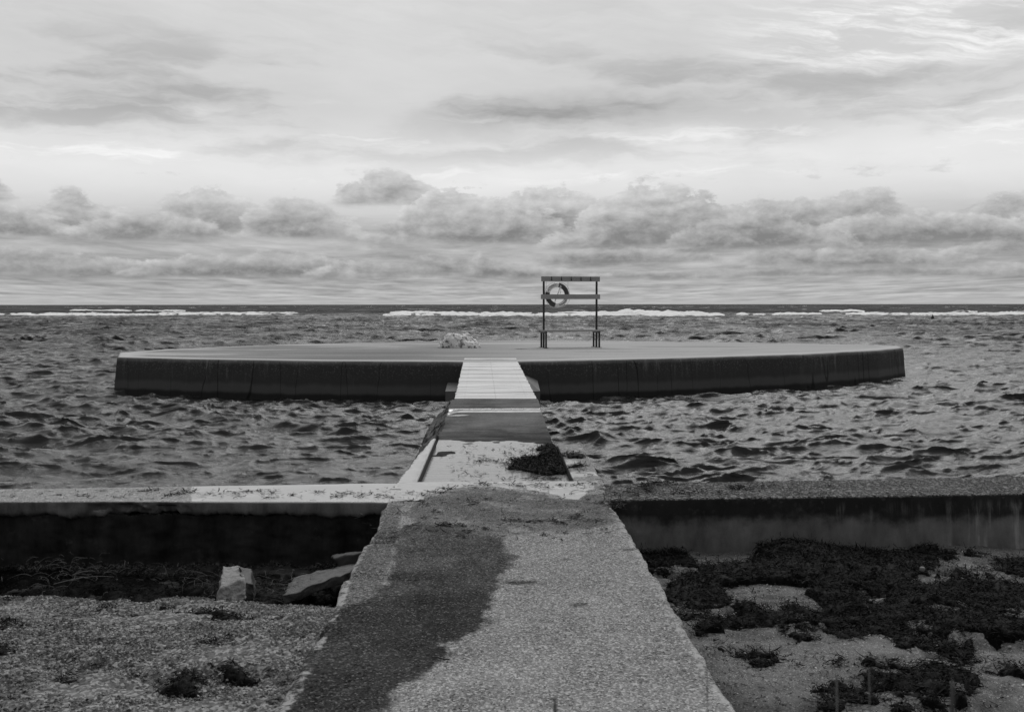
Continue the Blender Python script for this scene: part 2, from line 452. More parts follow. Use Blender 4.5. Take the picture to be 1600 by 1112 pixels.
def mat_sea():
    m, t_, b = mat_new('sea water'); o = objco(t_); x, y, z = sep(o)
    foam = attr(t_, 'foam')
    fn = noise(scalev(o, .6, .6, 2.), 1.6, 5, .65)
    f = mapr(foam + (fn - .5) * .85, .42, .66)
    sh = mapr(y, 34., 12.)
    body = .018 + sh * .022 + (noise(o, .12, 3, .5) - .5) * .010
    fsh = (noise(scalev(o, 1., .5, 2.), 1.1, 5, .65) - .5) * 1.0 + .84
    c = lerp(body, fsh.min(.92), f)
    setin(t_, b.inputs['Base Color'], grey(c)); setin(t_, b.inputs['Roughness'], lerp(.08, .8, f))
    b.inputs['IOR'].default_value = 1.333
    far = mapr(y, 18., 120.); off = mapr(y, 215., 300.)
    r1 = noise(scalev(o, .7, 1.5, 1.), 4.2, 7, .66, .3); r2 = noise(scalev(o, .5, 1., 1.), .9, 4, .6); r3 = noise(scalev(o, .8, 1.3, 1.), 15., 5, .65, .2)
    rid = 1.0 - (noise(scalev(o, .7, 1.5, 1.), 2.6, 4, .6, .4) - .5).abs() * 2.0
    h_ = r1 * lerp(.022, .08, far) + r2 * far * .5 + r3 * .006 + rid * lerp(.014, .05, far)
    t_.links.new(bump(t_, h_, 1.0, 1.0).k, b.inputs['Normal'])
    # wave fronts too small to model at this distance show the dark body of the water
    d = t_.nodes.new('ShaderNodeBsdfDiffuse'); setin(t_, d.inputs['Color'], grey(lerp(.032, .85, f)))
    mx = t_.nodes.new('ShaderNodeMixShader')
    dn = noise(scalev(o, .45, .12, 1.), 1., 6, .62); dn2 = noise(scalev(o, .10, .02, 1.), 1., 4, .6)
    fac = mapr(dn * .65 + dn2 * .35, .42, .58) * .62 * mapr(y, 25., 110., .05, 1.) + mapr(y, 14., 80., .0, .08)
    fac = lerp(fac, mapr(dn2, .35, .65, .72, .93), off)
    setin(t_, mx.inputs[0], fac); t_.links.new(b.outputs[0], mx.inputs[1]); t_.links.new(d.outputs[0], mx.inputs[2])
    t_.links.new(mx.outputs[0], t_.nodes['Material Output'].inputs[0])
    return m

def mat_pool():
    m, t_, b = mat_new('puddle water'); o = objco(t_)
    n = noise(scalev(o, 1., 6., 1.), 2.2, 5, .55)
    setin(t_, b.inputs['Base Color'], grey(.25 + (noise(scalev(o, 1., 7., 1.), 3., 5, .6) - .5) * .24)); b.inputs['Roughness'].default_value = .07
    b.inputs['IOR'].default_value = 1.45
    t_.links.new(bump(t_, n, .006, .5).k, b.inputs['Normal'])
    return m

def mat_weed():
    m, t_, b = mat_new('seaweed'); o = objco(t_)
    n = noise(o, 14., 4, .6)
    setin(t_, b.inputs['Base Color'], grey(.003 + mapr(n, .55, .85) * .007 + mapr(noise(o, 75., 2, .5), .62, .74) * .035)); b.inputs['Roughness'].default_value = .6
    b.inputs['Specular IOR Level'].default_value = .06
    return m

def mat_wood(name, c0, amp, along='x', rough=.6):
    m, t_, b = mat_new(name); o = objco(t_)
    sv_ = (1.2, 60., 40.) if along == 'x' else (60., 1.2, 40.)
    n = noise(scalev(o, *sv_), 1., 5, .6); n2 = noise(scalev(o, sv_[0] * .4, sv_[1] * .12, 1.), 1., 4, .6)
    r_ = attr(t_, 'rnd'); ac = attr(t_, 'across')
    c = c0 + (n - .5) * amp + (n2 - .5) * amp * 1.3 + (r_ - .5) * amp
    if name.startswith('grey decking'):
        for q in (.12, .5, .88): c = c - mapr((ac - q).abs(), .009, .004) * (.10 if q == .5 else .04)
    setin(t_, b.inputs['Base Color'], grey(c.max(.02))); b.inputs['Roughness'].default_value = rough; b.inputs['Specular IOR Level'].default_value = .08
    t_.links.new(bump(t_, n, .002, .8).k, b.inputs['Normal'])
    return m

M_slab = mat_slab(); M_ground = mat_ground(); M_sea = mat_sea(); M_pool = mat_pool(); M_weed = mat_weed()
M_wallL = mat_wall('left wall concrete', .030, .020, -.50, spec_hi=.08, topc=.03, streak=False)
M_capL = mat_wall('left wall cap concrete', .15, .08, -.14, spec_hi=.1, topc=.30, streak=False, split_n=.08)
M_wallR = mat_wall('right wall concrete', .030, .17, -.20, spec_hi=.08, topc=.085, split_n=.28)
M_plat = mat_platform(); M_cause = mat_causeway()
M_deck = mat_wood('grey decking boards', .68, .28, 'x', .5)
M_beam = mat_plain('dark wet timber', .03, .6)
M_plank = mat_wood('weathered plank', .30, .14, 'x', .7)
M_post = mat_plain('dark painted steel', .012, .5, 20., .3, .0005)
M_iron = mat_plain('galvanised hook steel', .02, .4, 20., .3, .0005)

# ------------------------------------------------------------------ beach (one sheet)
EDGE_L, EDGE_R = -.875, .947
def ground_z(x, y):
    n = fbm(x * 1.6, y * 1.6, o=4, seed=3) * .036 + np.minimum(0, fbm(x * 2.6, y * 4.2, o=3, seed=19) + .12) * .11 + fbm(x * 5, y * 7, o=3, seed=9) * .010
    yc = 5.75 + np.clip((-x - 1.0) / 3.2, 0, 1.4) * .55 + .06 * np.sin(x * 3.1)
    zl = -.02 - .15 * sm(y, 4.7, 6.1) - .03 * sm(-x, 1.5, 4.5) + n
    zl = zl + (-.62 + n * 2.0 - zl) * sm(y, yc, yc + .55)
    zr = -.43 + .07 * sm(-y, -6.5, -3.4) + .25 * sm(-y, -3.2, -1.8) + n * .9
    k = sm(x, -.4, .4)
    z = zl * (1 - k) + zr * k
    under = sm(np.minimum(x - EDGE_L, EDGE_R - x), .0, .10) * sm(y, 3.05, 3.3)
    z = z - under * .35
    z = np.where(y < 3.0, z * 0 + (-.05 + n * .6) * sm(-y, -3.2, -2.2) + z * (1 - sm(-y, -3.2, -2.2)), z)
    z = z - 3.0 * sm(y, 8.9, 20.)
    return z
def axis(lo, f0, f1, hi, step):
    a = list(np.arange(f0, f1 + 1e-6, step)); s_ = step; p = f1
    while p < hi: s_ *= 1.22; p += s_; a.append(p)
    s_ = step; p = f0; b = []
    while p > lo: s_ *= 1.22; p -= s_; b.append(p)
    return np.array(b[::-1] + a)
gx = axis(-300, -5.6, 6.0, 300, .022); gy = axis(-200, 2.2, 8.8, 120, .022)
X, Y = np.meshgrid(gx, gy); Z = ground_z(X, Y)
near = (np.abs(X) < 7) & (Y > 2) & (Y < 8.8)
Z = Z + near * (fbm(X * 22, Y * 22, o=3, seed=21) * .006 * (1 + 1.2 * (X < -.5)))
yc_ = 5.75 + np.clip((-X - 1.0) / 3.2, 0, 1.4) * .55 + .06 * np.sin(X * 3.1)
dk = np.where(X < 0, (Y - yc_) * 1.0, -1.0)
# damp dark fringe along the right side of the walkway
dk = np.maximum(dk, np.where(X > 0, (.12 + .55 * sm(-Y, -5.6, -4.5)) - (X - EDGE_R) + .25 * fbm(X * 1.8, Y * 1.8, o=3, seed=29), -1))
np_mesh('ground', np.stack([X, Y, Z], -1).reshape(-1, 3), gridF(len(gy), len(gx)), M_ground, attrs={'dk': dk})
tag(bpy.data.objects['ground'], kind='structure')

# ------------------------------------------------------------------ lofted concrete
def resample(sec, step):
    out = []
    for (a, b) in zip(sec[:-1], sec[1:]):
        a = np.array(a); b = np.array(b); n = max(1, int(round(np.linalg.norm(b - a) / step)))
        for i in range(n): out.append(a + (b - a) * i / n)
    out.append(np.array(sec[-1])); return np.array(out)
def smooth_sec(p, it=2):
    for _ in range(it):
        q = p.copy(); q[1:-1] = (p[:-2] + 2 * p[1:-1] + p[2:]) / 4; p = q
    return p
PUD = [(300, 756), (560, 751), (760, 749), (945, 751), (930, 757), (917, 768), (904, 780), (882, 778), (857, 769), (821, 765), (775, 760), (741, 759),
       (703, 763), (672, 772), (655, 781), (600, 784), (300, 786)]
PUDW = poly(PUD, 0.0)
WETW = poly([(628, 818), (700, 818), (760, 822), (770, 832), (790, 850), (803, 868), (804, 884), (776, 901), (782, 916), (766, 930), (759, 968), (750, 988),
             (704, 1006), (680, 1044), (637, 1068), (614, 1091), (585, 1118), (300, 1200), (420, 1118), (475, 1000), (530, 950), (590, 930), (604, 900)], 0.0)
RGHW = poly([(590, 784), (630, 790), (628, 820), (604, 900), (590, 1000), (560, 1112), (300, 1200), (420, 1118), (500, 950), (560, 850)], 0.0)
DAMPW = poly([(560, 786), (640, 784), (668, 776), (740, 761), (820, 767), (880, 781), (945, 770), (975, 785), (985, 815), (900, 828), (770, 838), (640, 815), (632, 790), (600, 800)], 0.0)
DAMP2 = poly([(560, 783), (635, 783), (632, 812), (740, 808), (735, 785), (700, 780), (690, 774), (580, 700)], 0.0)

def walkway():
    ys = np.arange(2.95, 8.95, .014)
    sec = [(EDGE_L - .03, -.75), (EDGE_L - .015, -.4), (EDGE_L, 0), (EDGE_R, 0), (EDGE_R + .02, -.4), (EDGE_R + .05, -.75)]
    s_ = smooth_sec(resample(sec, .014), 3)
    xs, zs = s_[:, 0], s_[:, 1]
    X, Y = np.meshgrid(xs, ys); Z = np.repeat(zs[None], len(ys), 0)
    V = np.stack([X, Y, Z], -1)
    # straighten to real widths where the walls join
    N = gridnormals(V); N = np.where(N[..., 2:3].mean() < 0, -N, N)
    ed = np.minimum(np.abs(X - EDGE_L), np.abs(X - EDGE_R))
    k = np.exp(-(ed / .05) ** 2) + (Z < -.03)
    k = np.clip(k, 0, 1)
    rough = fbm(X * 7, Y * 7, Z * 7, o=5, g=.6, seed=31)
    chip = np.maximum(0, fbm(Y * 2.2, Y * 0 + np.sign(X) * 5, o=4, g=.6, seed=37)) * .05
    disp = rough * (.0035 + .012 * k)
    V = V + N * disp[..., None]
    inw = -np.sign(X) * k * (chip + .010 * fbm(Y * 9, Z * 9, o=3, seed=41))
    V[..., 0] += inw * (Y < 8.0)
    V[..., 2] -= k * (Z > -.03) * chip * .35 * (Y < 8.05)
    # broken dents near the left edge
    for (px, py, rx_, ry_, dep) in [(597, 838, .10, .022, .05), (588, 846, .13, .02, .04), (605, 832, .06, .012, .03), (560, 896, .17, .05, .035), (613, 900, .12, .03, .02),
                                    (690, 1048, .0, .0, 0), (812, 909, .05, .03, .006), (1035, 1005, .09, .10, .02)]:
        if dep == 0: continue
        cx, cy = at(px, py, 0)
        q = ((X - cx) / rx_) ** 2 + ((Y - cy) / (ry_ * 1.9)) ** 2 + .5 * fbm(X * 20, Y * 20, o=3, seed=5)
        V[..., 2] -= dep * np.exp(-q * 1.2) * (Z > -.05)
    # transverse cast joints
    for (py, amp) in [(870, .004), (905, .010)]:
        cy = at(600, py, 0)[1]; V[..., 2] -= amp * np.exp(-((Y - cy - .015 * fbm(X * 6, X * 0, o=2, seed=8)) / .012) ** 2) * (X < -.45 + .2 * (py == 870))
    edge = np.clip(np.exp(-((X - EDGE_L) / .075) ** 2) * (.62 + .42 * sm(-Y, -5.9, -5.3)) + .72 * np.exp(-((X - EDGE_R) / .09) ** 2), 0, 1) * (Z > -.12)
    wet_ = sdf(X, Y, WETW)
    for (px, py, ax, ay) in ((812, 908, .085, .05), (909, 946, .04, .03), (716, 845, .05, .03), (1000, 858, .10, .03)):
        cx, cy = at(px, py, 0); wet_ = np.maximum(wet_, (1 - np.hypot((X - cx) / ax, (Y - cy) / ay)) * .045)
    at_ = {'pud': sdf(X, Y, PUDW), 'wet': wet_, 'rgh': sdf(X, Y, RGHW), 'damp': np.maximum(sdf(X, Y, DAMPW), -9) , 'edge': edge}
    o = np_mesh('path', V.reshape(-1, 3), gridF(len(ys), len(xs)), M_slab, attrs=at_)
    tag(o, kind='structure')
walkway()

def lerp_line(p0, p1, x):
    return p0[1] + (p1[1] - p0[1]) * (x - p0[0]) / (p1[0] - p0[0])
def wall(name, sec, x0, x1, yf, yb, mat, parent, seed, fine=(-6, 6), amp=.01, closed=True, brk=None):
    """sec: list of (frac, off, z): y = lerp(yfront,ybk,frac)+off"""
    xs = []; x = x0
    sgn = 1 if x1 > x0 else -1
    while (x - x1) * sgn < 0: xs.append(x); x += sgn * (.016 if fine[0] < x < fine[1] else max(.016, (min(abs(x - fine[0]), abs(x - fine[1]))) * .08 + .016))
    xs.append(x1); xs = np.array(xs)
    S3 = smooth_sec(resample(sec, .016), 3)
    fr, of, zz = S3[:, 0], S3[:, 1], S3[:, 2]
    X = np.repeat(xs[:, None], len(fr), 1)
    YF = lerp_line(*yf, X); YB = lerp_line(*yb, X)
    Y = YF + (YB - YF) * fr[None] + of[None]; Z = np.repeat(zz[None], len(xs), 0)
    Z = Z - .003 * sm(-np.abs(X), -1.0, -.93)
    V = np.stack([X, Y, Z], -1); N = gridnormals(V)
    if (N[:, int(len(fr) * .5), 2].mean()) < 0: N = -N
    topm = (Z > -.004)
    r_ = fbm(X * 4, Y * 4, Z * 6, o=5, g=.58, seed=seed)
    V = V + N * (r_ * np.where(topm, .003, amp))[..., None]
    if brk: V = brk(V, X, Y, Z)
    return np_mesh(name, V.reshape(-1, 3), gridF(*X.shape), mat, parent, attrs={'pud': np.where(Z > -.09, sdf(X, Y, PUDW), -1.)})

# left sea wall: pale cap slab broken along its lip, over a black undercut wall with a foot ledge
yfL = (at(0, 783.5, 0), at(596, 783.5, 0)); ybL = (at(0, 763.5, 0), at(596, 754, 0))
swl = tag(empty('seawall', (-3, 8.4, 0)), 'low dark seawall left of the walkway with a pale broken cap and wet top', 'seawall')
def sub(o, parent):
    o.parent = parent; o.matrix_parent_inverse = Matrix.Translation(-Vector(parent.location)); return o
def brkL(V, X, Y, Z):
    cx, _ = at(190, 790, 0)
    q = np.exp(-((X - cx) / .42) ** 2); n = fbm(X * 9, Z * 9, o=4, g=.6, seed=77)
    low = sm(-Z, .0, .05)
    V[..., 1] += np.where(Y < 8.35, q * low * (.05 + .13 * n), 0)
    lip = fbm(X * 4, X * 0 + 3, o=6, g=.66, seed=61) * 1.7
    V[..., 2] += np.where((Z < -.04) & (Y < 8.3), lip * .04, 0)
    return V
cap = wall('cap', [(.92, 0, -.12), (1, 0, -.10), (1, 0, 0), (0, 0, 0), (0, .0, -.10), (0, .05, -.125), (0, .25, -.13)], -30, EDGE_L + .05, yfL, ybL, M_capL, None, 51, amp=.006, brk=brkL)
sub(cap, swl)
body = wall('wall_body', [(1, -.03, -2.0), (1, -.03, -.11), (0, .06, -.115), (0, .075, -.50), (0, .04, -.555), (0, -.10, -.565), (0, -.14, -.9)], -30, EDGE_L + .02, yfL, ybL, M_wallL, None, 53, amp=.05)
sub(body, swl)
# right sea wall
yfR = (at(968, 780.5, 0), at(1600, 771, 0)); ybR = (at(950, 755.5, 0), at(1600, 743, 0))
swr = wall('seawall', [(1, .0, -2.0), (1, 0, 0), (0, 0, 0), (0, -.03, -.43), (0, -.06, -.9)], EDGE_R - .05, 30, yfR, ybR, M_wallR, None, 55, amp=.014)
tag(swr, 'grey concrete seawall right of the walkway with a stained lower face above the seaweed', 'seawall')

# ------------------------------------------------------------------ causeway with side aprons
cz = tag(empty('causeway', (0, 12, -.1)), 'low wet concrete causeway running from the seawall to the plank bridge', 'causeway')
def causeway():
    ys = np.arange(8.70, 16.32, .02)
    zt = np.interp(ys, [8.7, 9.0, 12.2, 13.4, 14.68, 14.72, 15.18, 15.24, 16.32], [-.105, -.105, -.087, -.05, -.002, .002, .004, .032, .045])
    hl = np.interp(ys, [8.7, 11, 14.7, 16.3], [-.70, -.70, -.70, -.70]); hr = np.interp(ys, [8.7, 14.7, 16.3], [.712, .70, .71])
    sec = resample([(-1.0, -1.3, 0), (-.2, -.35, 0), (0, 0, 0), (0, 0, 1.0)], .02)   # left outward, z, frac
    bl = np.interp(ys, [8.7, 11.2, 12.2, 16.3], [.02, .03, .60, .52])
    V = np.zeros((len(ys), 0, 3)); rows = []
    ls = smooth_sec(resample([(1.0, -1.0), (.55, -.35), (.12, -.08), (0, 0)], .02), 1)
    ns = 70
    for i, y in enumerate(ys):
        L = [(hl[i] - o_ * bl[i], zt[i] + z_) for o_, z_ in ls]
        T = [(hl[i] + (hr[i] - hl[i]) * k / ns, zt[i]) for k in range(1, ns)]
        Rr = [(hr[i] + o_ * .10, zt[i] + z_) for o_, z_ in ls[::-1]]
        rows.append([(a, y, b) for a, b in L + T + Rr])
    V = np.array(rows); N = gridnormals(V)
    if N[:, V.shape[1] // 2, 2].mean() < 0: N = -N
    X, Y, Z = V[..., 0], V[..., 1], V[..., 2]
    zr = Z - zt[:, None]; side = (zr < -.01)
    lf = (X < 0) & side
    V = V + N * (fbm(X * 5, Y * 5, Z * 5, o=5, g=.6, seed=91) * np.where(lf & (Y > 11.8), .075, np.where(side, .015, .003)))[..., None]
    crn = np.exp(-((X - hl[:, None]) / .09) ** 2) * (Y > 12.5)
    V[..., 2] -= crn * np.maximum(0, fbm(Y * 3, Y * 0, o=4, seed=93)) * .08
    V[..., 2] += np.where(side, 0, .013 * fbm(X * 1.3, Y * .8, o=4, seed=95)) * sm(Y, 9.3, 10.5) * sm(-Y, -14.6, -13.5)
    pud = np.minimum((Y - 14.72) , (15.2 - Y)); pud = np.where(side, -1, pud)
    pud = np.maximum(pud, np.where(side, -1, .03 - np.hypot((Y - 14.45) / 2.5, (X + .55) / 6)))
    return np_mesh('ramp', V.reshape(-1, 3), gridF(*X.shape), M_cause, None, attrs={'pud': pud})
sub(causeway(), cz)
def apron(name, xs0, xs1, yend, mat, seed):
    """block top at z=0 beside the recessed ramp; xs0=inner, xs1(y)=outer"""
    ys = np.arange(8.6, yend, .025); rows = []
    for y in ys:
        xo = np.interp(y, [8.6, yend], xs1); e = sm(np.array(y), yend - .04, yend)
        pts = [(xs0, -.25), (xs0, 0), (xo, 0), (xo + np.sign(xo) * .04, -1.2)]
        q = smooth_sec(resample(pts, .025), 1); rows.append([(a, y, b - .9 * (i == -1)) for i, (a, b) in enumerate(q)])
    m_ = max(len(r_) for r_ in rows); m0 = min(len(r_) for r_ in rows)
    rr = []
    for r_ in rows:
        a = np.array(r_); idx = np.linspace(0, len(a) - 1, m_); rr.append(np.stack([np.interp(idx, np.arange(len(a)), a[:, k]) for k in range(3)], -1))
    V = np.array(rr)
    last = V[-1].copy(); last[:, 2] = -1.2; V = np.concatenate([V, last[None]], 0)
    X, Y, Z = V[..., 0], V[..., 1], V[..., 2]
    V[..., 2] += fbm(X * 6, Y * 6, o=4, seed=seed) * .004
    V[..., 0] += fbm(X * 3, Y * 5, Z * 4, o=4, seed=seed + 1) * .02 * (np.abs(X) > .8)
    pud = np.full(X.shape, .2 if xs0 < 0 else -.02) 
    if xs0 > 0: pud = .03 - fbm(X * 3, Y * 3, o=3, seed=seed) * .08 - .05
    return np_mesh(name, V.reshape(-1, 3), gridF(*X.shape), mat, None, attrs={'pud': pud})
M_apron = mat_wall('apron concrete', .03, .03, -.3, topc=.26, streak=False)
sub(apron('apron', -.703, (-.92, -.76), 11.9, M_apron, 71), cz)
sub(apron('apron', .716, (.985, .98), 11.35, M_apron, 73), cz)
pv = []; ny, nx = 60, 30
Xp, Yp = np.meshgrid(np.linspace(-.699, .712, nx), np.linspace(8.85, 12.35, ny))
tag(np_mesh('puddle', np.stack([Xp, Yp, Xp * 0 - .085], -1).reshape(-1, 3), gridF(ny, nx), M_pool), kind='structure')

# ------------------------------------------------------------------ plank bridge
n0 = at(710.5, 622.5, .05), at(838.5, 622.5, .05); f0 = at(725.5, 559.6, .25), at(806, 559.6, .25)
br = tag(empty('footbridge', (0, 20, 0)), 'pale plank footbridge rising from the causeway to the round platform', 'footbridge')
def decking():
    V = []; F = []; rn = []; ac = []; n = 62
    for i in range(n):
        a = i / n + .0006; b = (i + 1) / n - .0014
        zz = random.gauss(0, .002); ex = random.gauss(0, .006); ex2 = random.gauss(0, .006); r_ = random.random()
        def P_(f, s_, z_):
            x0 = n0[0][0] + (f0[0][0] - n0[0][0]) * f - ex; x1 = n0[1][0] + (f0[1][0] - n0[1][0]) * f + ex2
            y0 = n0[0][1] + (f0[0][1] - n0[0][1]) * f; y1 = n0[1][1] + (f0[1][1] - n0[1][1]) * f
            return (x0 + (x1 - x0) * s_, y0 + (y1 - y0) * s_, .052 + .198 * f + z_ + zz)
        seg = 6; o_ = len(V)
        for k in range(seg + 1):
            s_ = k / seg; w_ = .0015 * math.sin(i * 3 + k)
            for (f, z_) in ((a, -.04), (a, -.004 + w_), (a + .0006, w_), (b - .0006, w_), (b, -.004 + w_), (b, -.04)):
                V.append(P_(f, s_, z_)); rn.append(r_); ac.append(s_)
        for k in range(seg):
            for j in range(6): F.append((o_ + k * 6 + j, o_ + k * 6 + (j + 1) % 6, o_ + (k + 1) * 6 + (j + 1) % 6, o_ + (k + 1) * 6 + j))
        for e in (0, seg): F.append((o_ + e * 6, o_ + e * 6 + 1, o_ + e * 6 + 4, o_ + e * 6 + 5)); F.append((o_ + e * 6 + 1, o_ + e * 6 + 2, o_ + e * 6 + 3, o_ + e * 6 + 4))
    return np_mesh('decking', V, np.array(F), M_deck, None, smooth=False, attrs={'rnd': rn, 'across': ac})
sub(decking(), br)
for s_ in (.12, .5, .88):
    a = Vector((n0[0][0] + (n0[1][0] - n0[0][0]) * s_, n0[0][1], -.06)); b = Vector((f0[0][0] + (f0[1][0] - f0[0][0]) * s_, f0[0][1] - .15, .13))
    mb = MB(); d = b - a; rot = d.to_track_quat('Y', 'Z').to_matrix(); mb.box((a + b) / 2, (.10, d.length, .14), rot, .005)
    sub(mb.build('stringer', M_beam), br)

# ------------------------------------------------------------------ round bathing platform
PT = .24
outl = [(184, 557.5), (300, 560.3), (500, 563.2), (724, 564.3), (805, 563.8), (1025, 559.6), (1250, 552.8), (1368, 546.6), (1410, 542.6), (1402, 540.2), (1250, 536.6),
        (1120, 534.4), (950, 532.7), (800, 532.0), (690, 533.2), (560, 535.2), (400, 539.6), (250, 546.0), (187, 550.8)]
pw = np.array([at(p[0], p[1], PT) for p in outl])
def densify(p, step):
    out = []
    for i in range(len(p)):
        a, b = p[i], p[(i + 1) % len(p)]; n = max(1, int(np.linalg.norm(b - a) / step))
        for k in range(n): out.append(a + (b - a) * k / n)
    return np.array(out)
def platform():
    pts = densify(pw, .12); cen = pts.mean(0); n = len(pts)
    tan = np.roll(pts, -1, 0) - np.roll(pts, 1, 0); tan /= np.linalg.norm(tan, axis=1, keepdims=True); nor = np.stack([tan[:, 1], -tan[:, 0]], 1)
    prof = [(.16, -1.5), (.13, -.9), (.115, -.75), (.10, -.6), (.085, -.4), (.065, -.2), (.05, 0), (.035, .12), (.02, .19), (0, .222), (-.03, .236), (-.08, .24)]
    rows = []
    for off, z in prof:
        q = pts + nor * (off + (fbm(pts[:, 0] * 3, pts[:, 1] * 3, pts[:, 0] * 0 + z * 5, o=4, seed=15) * .018))[:, None] if z < .2 else pts + nor * (off + fbm(pts[:, 0] * 2.5, pts[:, 1] * 2.5, o=5, g=.65, seed=16) * .03)[:, None]
        rows.append(np.concatenate([q, np.full((n, 1), z)], 1))
    for k in np.linspace(.985, .02, 44):
        q = cen + (pts - nor * .08 - cen) * k
        rows.append(np.concatenate([q, (.24 + fbm(q[:, 0] * .5, q[:, 1] * .5, o=3, seed=17) * .006)[:, None]], 1))
    V = np.array(rows); V = np.concatenate([V, V[:, :1]], 1)
    rim = np.zeros(V.shape[:2]); rim[10:13] = 1; rim[13] = .6
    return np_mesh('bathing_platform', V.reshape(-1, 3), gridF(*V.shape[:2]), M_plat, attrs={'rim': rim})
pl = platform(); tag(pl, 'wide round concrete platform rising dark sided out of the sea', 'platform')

# support pier under the bridge's far end
def pier():
    x0, x1 = at(696, 611, -.41)[0], at(844, 611, -.41)[0]; yf = at(770, 611, -.41)[1]; yb = yf + 1.5
    cx = (x0 + x1) / 2; hw = (x1 - x0) / 2
    B = [(-hw, yf, -1.8), (hw, yf, -1.8), (hw, yf, -.41), (-hw, yf, -.41), (-hw + .02, yf + .95, -.24), (hw - .02, yf + .95, -.24), (-hw + .55, yf + .95, .02), (hw - .55, yf + .95, .02),
         (-hw + .02, yb, -.24), (hw - .02, yb, -.24), (-hw + .55, yb, .02), (hw - .55, yb, .02), (-hw, yb, -1.8), (hw, yb, -1.8), (-hw, yf + .95, -.41), (hw, yf + .95, -.41)]
    F = [(0, 1, 2, 3), (3, 2, 5, 7, 6, 4), (6, 7, 11, 10), (4, 6, 10, 8), (7, 5, 9, 11), (1, 13, 9, 5, 2), (0, 3, 4, 8, 12)]
    mb = MB(); mb.add([Vector((p[0] + cx, p[1], p[2])) for p in B], F)
    o = mb.build('pier', mat_plain('pier concrete', .16, .7, 4., .45, .006)); tag(o, 'grey concrete pier with sloped shoulders under the far end of the footbridge', 'pier')
pier()

# ------------------------------------------------------------------ boulder on platform
def lump(name, c, dims, mat, seed, sub_=4, rough=.25, flat=True, rot=0., g=.55, f=1.6):
    import bmesh
    bm = bmesh.new(); bmesh.ops.create_icosphere(bm, subdivisions=sub_, radius=1.0)
    V = np.array([v.co[:] for v in bm.verts]); F = np.array([[v.index for v in f_.verts] for f_ in bm.faces]); bm.free()
    V = np.sign(V) * np.abs(V) ** .8
    r_ = 1 + rough * fbm(V[:, 0] * f + seed, V[:, 1] * f, V[:, 2] * f, o=5, g=g, seed=seed)
    V = V * r_[:, None]
    V[:, :2] *= (1 - .30 * np.clip(V[:, 2:3], 0, 1) * (name == 'boulder'))
    if flat: V[:, 2] = np.where(V[:, 2] < -.1, -.1 + (V[:, 2] + .1) * .2, V[:, 2])
    V = V * np.array(dims) / 2; ca, sa = math.cos(rot), math.sin(rot)
    V = np.stack([V[:, 0] * ca - V[:, 1] * sa, V[:, 0] * sa + V[:, 1] * ca, V[:, 2]], 1)
    o = np_mesh(name, V, F, mat); o.location = c; return o
def mat_boulder():
    m, t_, b = mat_new('pale pitted stone'); o = objco(t_)
    n = noise(o, 9., 7, .7); p = mapr(noise(o, 8., 6, .65), .53, .60); cr = voro(scalev(o, 1., 1., .5), 9., 'DISTANCE_TO_EDGE')
    c = .85 + (n - .5) * .5 - p * .6 - mapr(cr, .05, .0) * .25
    setin(t_, b.inputs['Base Color'], grey(c.max(.03))); b.inputs['Roughness'].default_value = .85
    t_.links.new(bump(t_, n - p * .6, .04, 1.).k, b.inputs['Normal']); return m
bx_, by_ = at(718, 543.5, PT)
o = lump('boulder', (bx_, by_ + .35, PT + .02), (1.36, .9, .84), mat_boulder(), 5, 5, .42, f=1.7)
tag(o, 'pale pitted boulder lying on the platform left of the bench', 'boulder')

# ------------------------------------------------------------------ bench with clothes rack
pA = np.array(at(849.3, 543.2, PT)); pB = np.array(at(932.2, 542.6, PT)); mid = (pA + pB) / 2; dv = pB - pA; Lw = float(np.linalg.norm(dv))
sc_ = 1.0
ang = math.atan2(dv[1], dv[0]); ang = R(12)
Lw = float(abs(dv[0]) / math.cos(ang))
bt = tag(empty('bench', (mid[0], mid[1], PT), ang), 'open bench with slatted seat and tall two rail clothes rack on the platform', 'bench')
hh = Lw / 2
def boxpart(name, c, d, mat, bev=.003, par=bt, rnd=True):
    mb = MB(); mb.box(c, d, None, bev); o = mb.build(name, mat, par)
    a = o.data.attributes.new('rnd', 'FLOAT', 'POINT'); a.data.foreach_set('value', [random.random()] * len(o.data.vertices)); return o
for s_ in (-1, 1):
    boxpart('post', (s_ * hh, 0, 1.11), (.055, .055, 2.22), M_post)
    for yy in (-.29, .29):
        boxpart('leg', (s_ * hh, yy, .24), (.05, .05, .48), M_post)
        boxpart('foot_plate', (s_ * hh + .0, yy, .008), (.13, .12, .016), M_post)
    boxpart('seat_bracket', (s_ * hh, 0, .488), (.052, .66, .05), M_post)
for yy in (-.27, -.155, .155, .27):
    boxpart('seat_board', (.0, yy, .536), (Lw + .26, .10, .05), M_plank)
boxpart('top_rail', (0, -.045, 2.155), (Lw + .18, .035, .155), M_plank)
boxpart('middle_rail', (0, -.045, 1.60), (Lw + .20, .035, .15), M_plank)
for k in range(5):
    xk = -hh - .09 + (Lw + .18) * (k + 1) / 6.0 + .01
    mb = MB(); mb.box((xk, -.067, 2.165), (.022, .008, .12), None); mb.tube([(xk, -.07, 2.11), (xk, -.10, 2.095), (xk, -.12, 2.11), (xk, -.125, 2.14)], .008, 6)
    mb.build('hook', M_iron, bt)

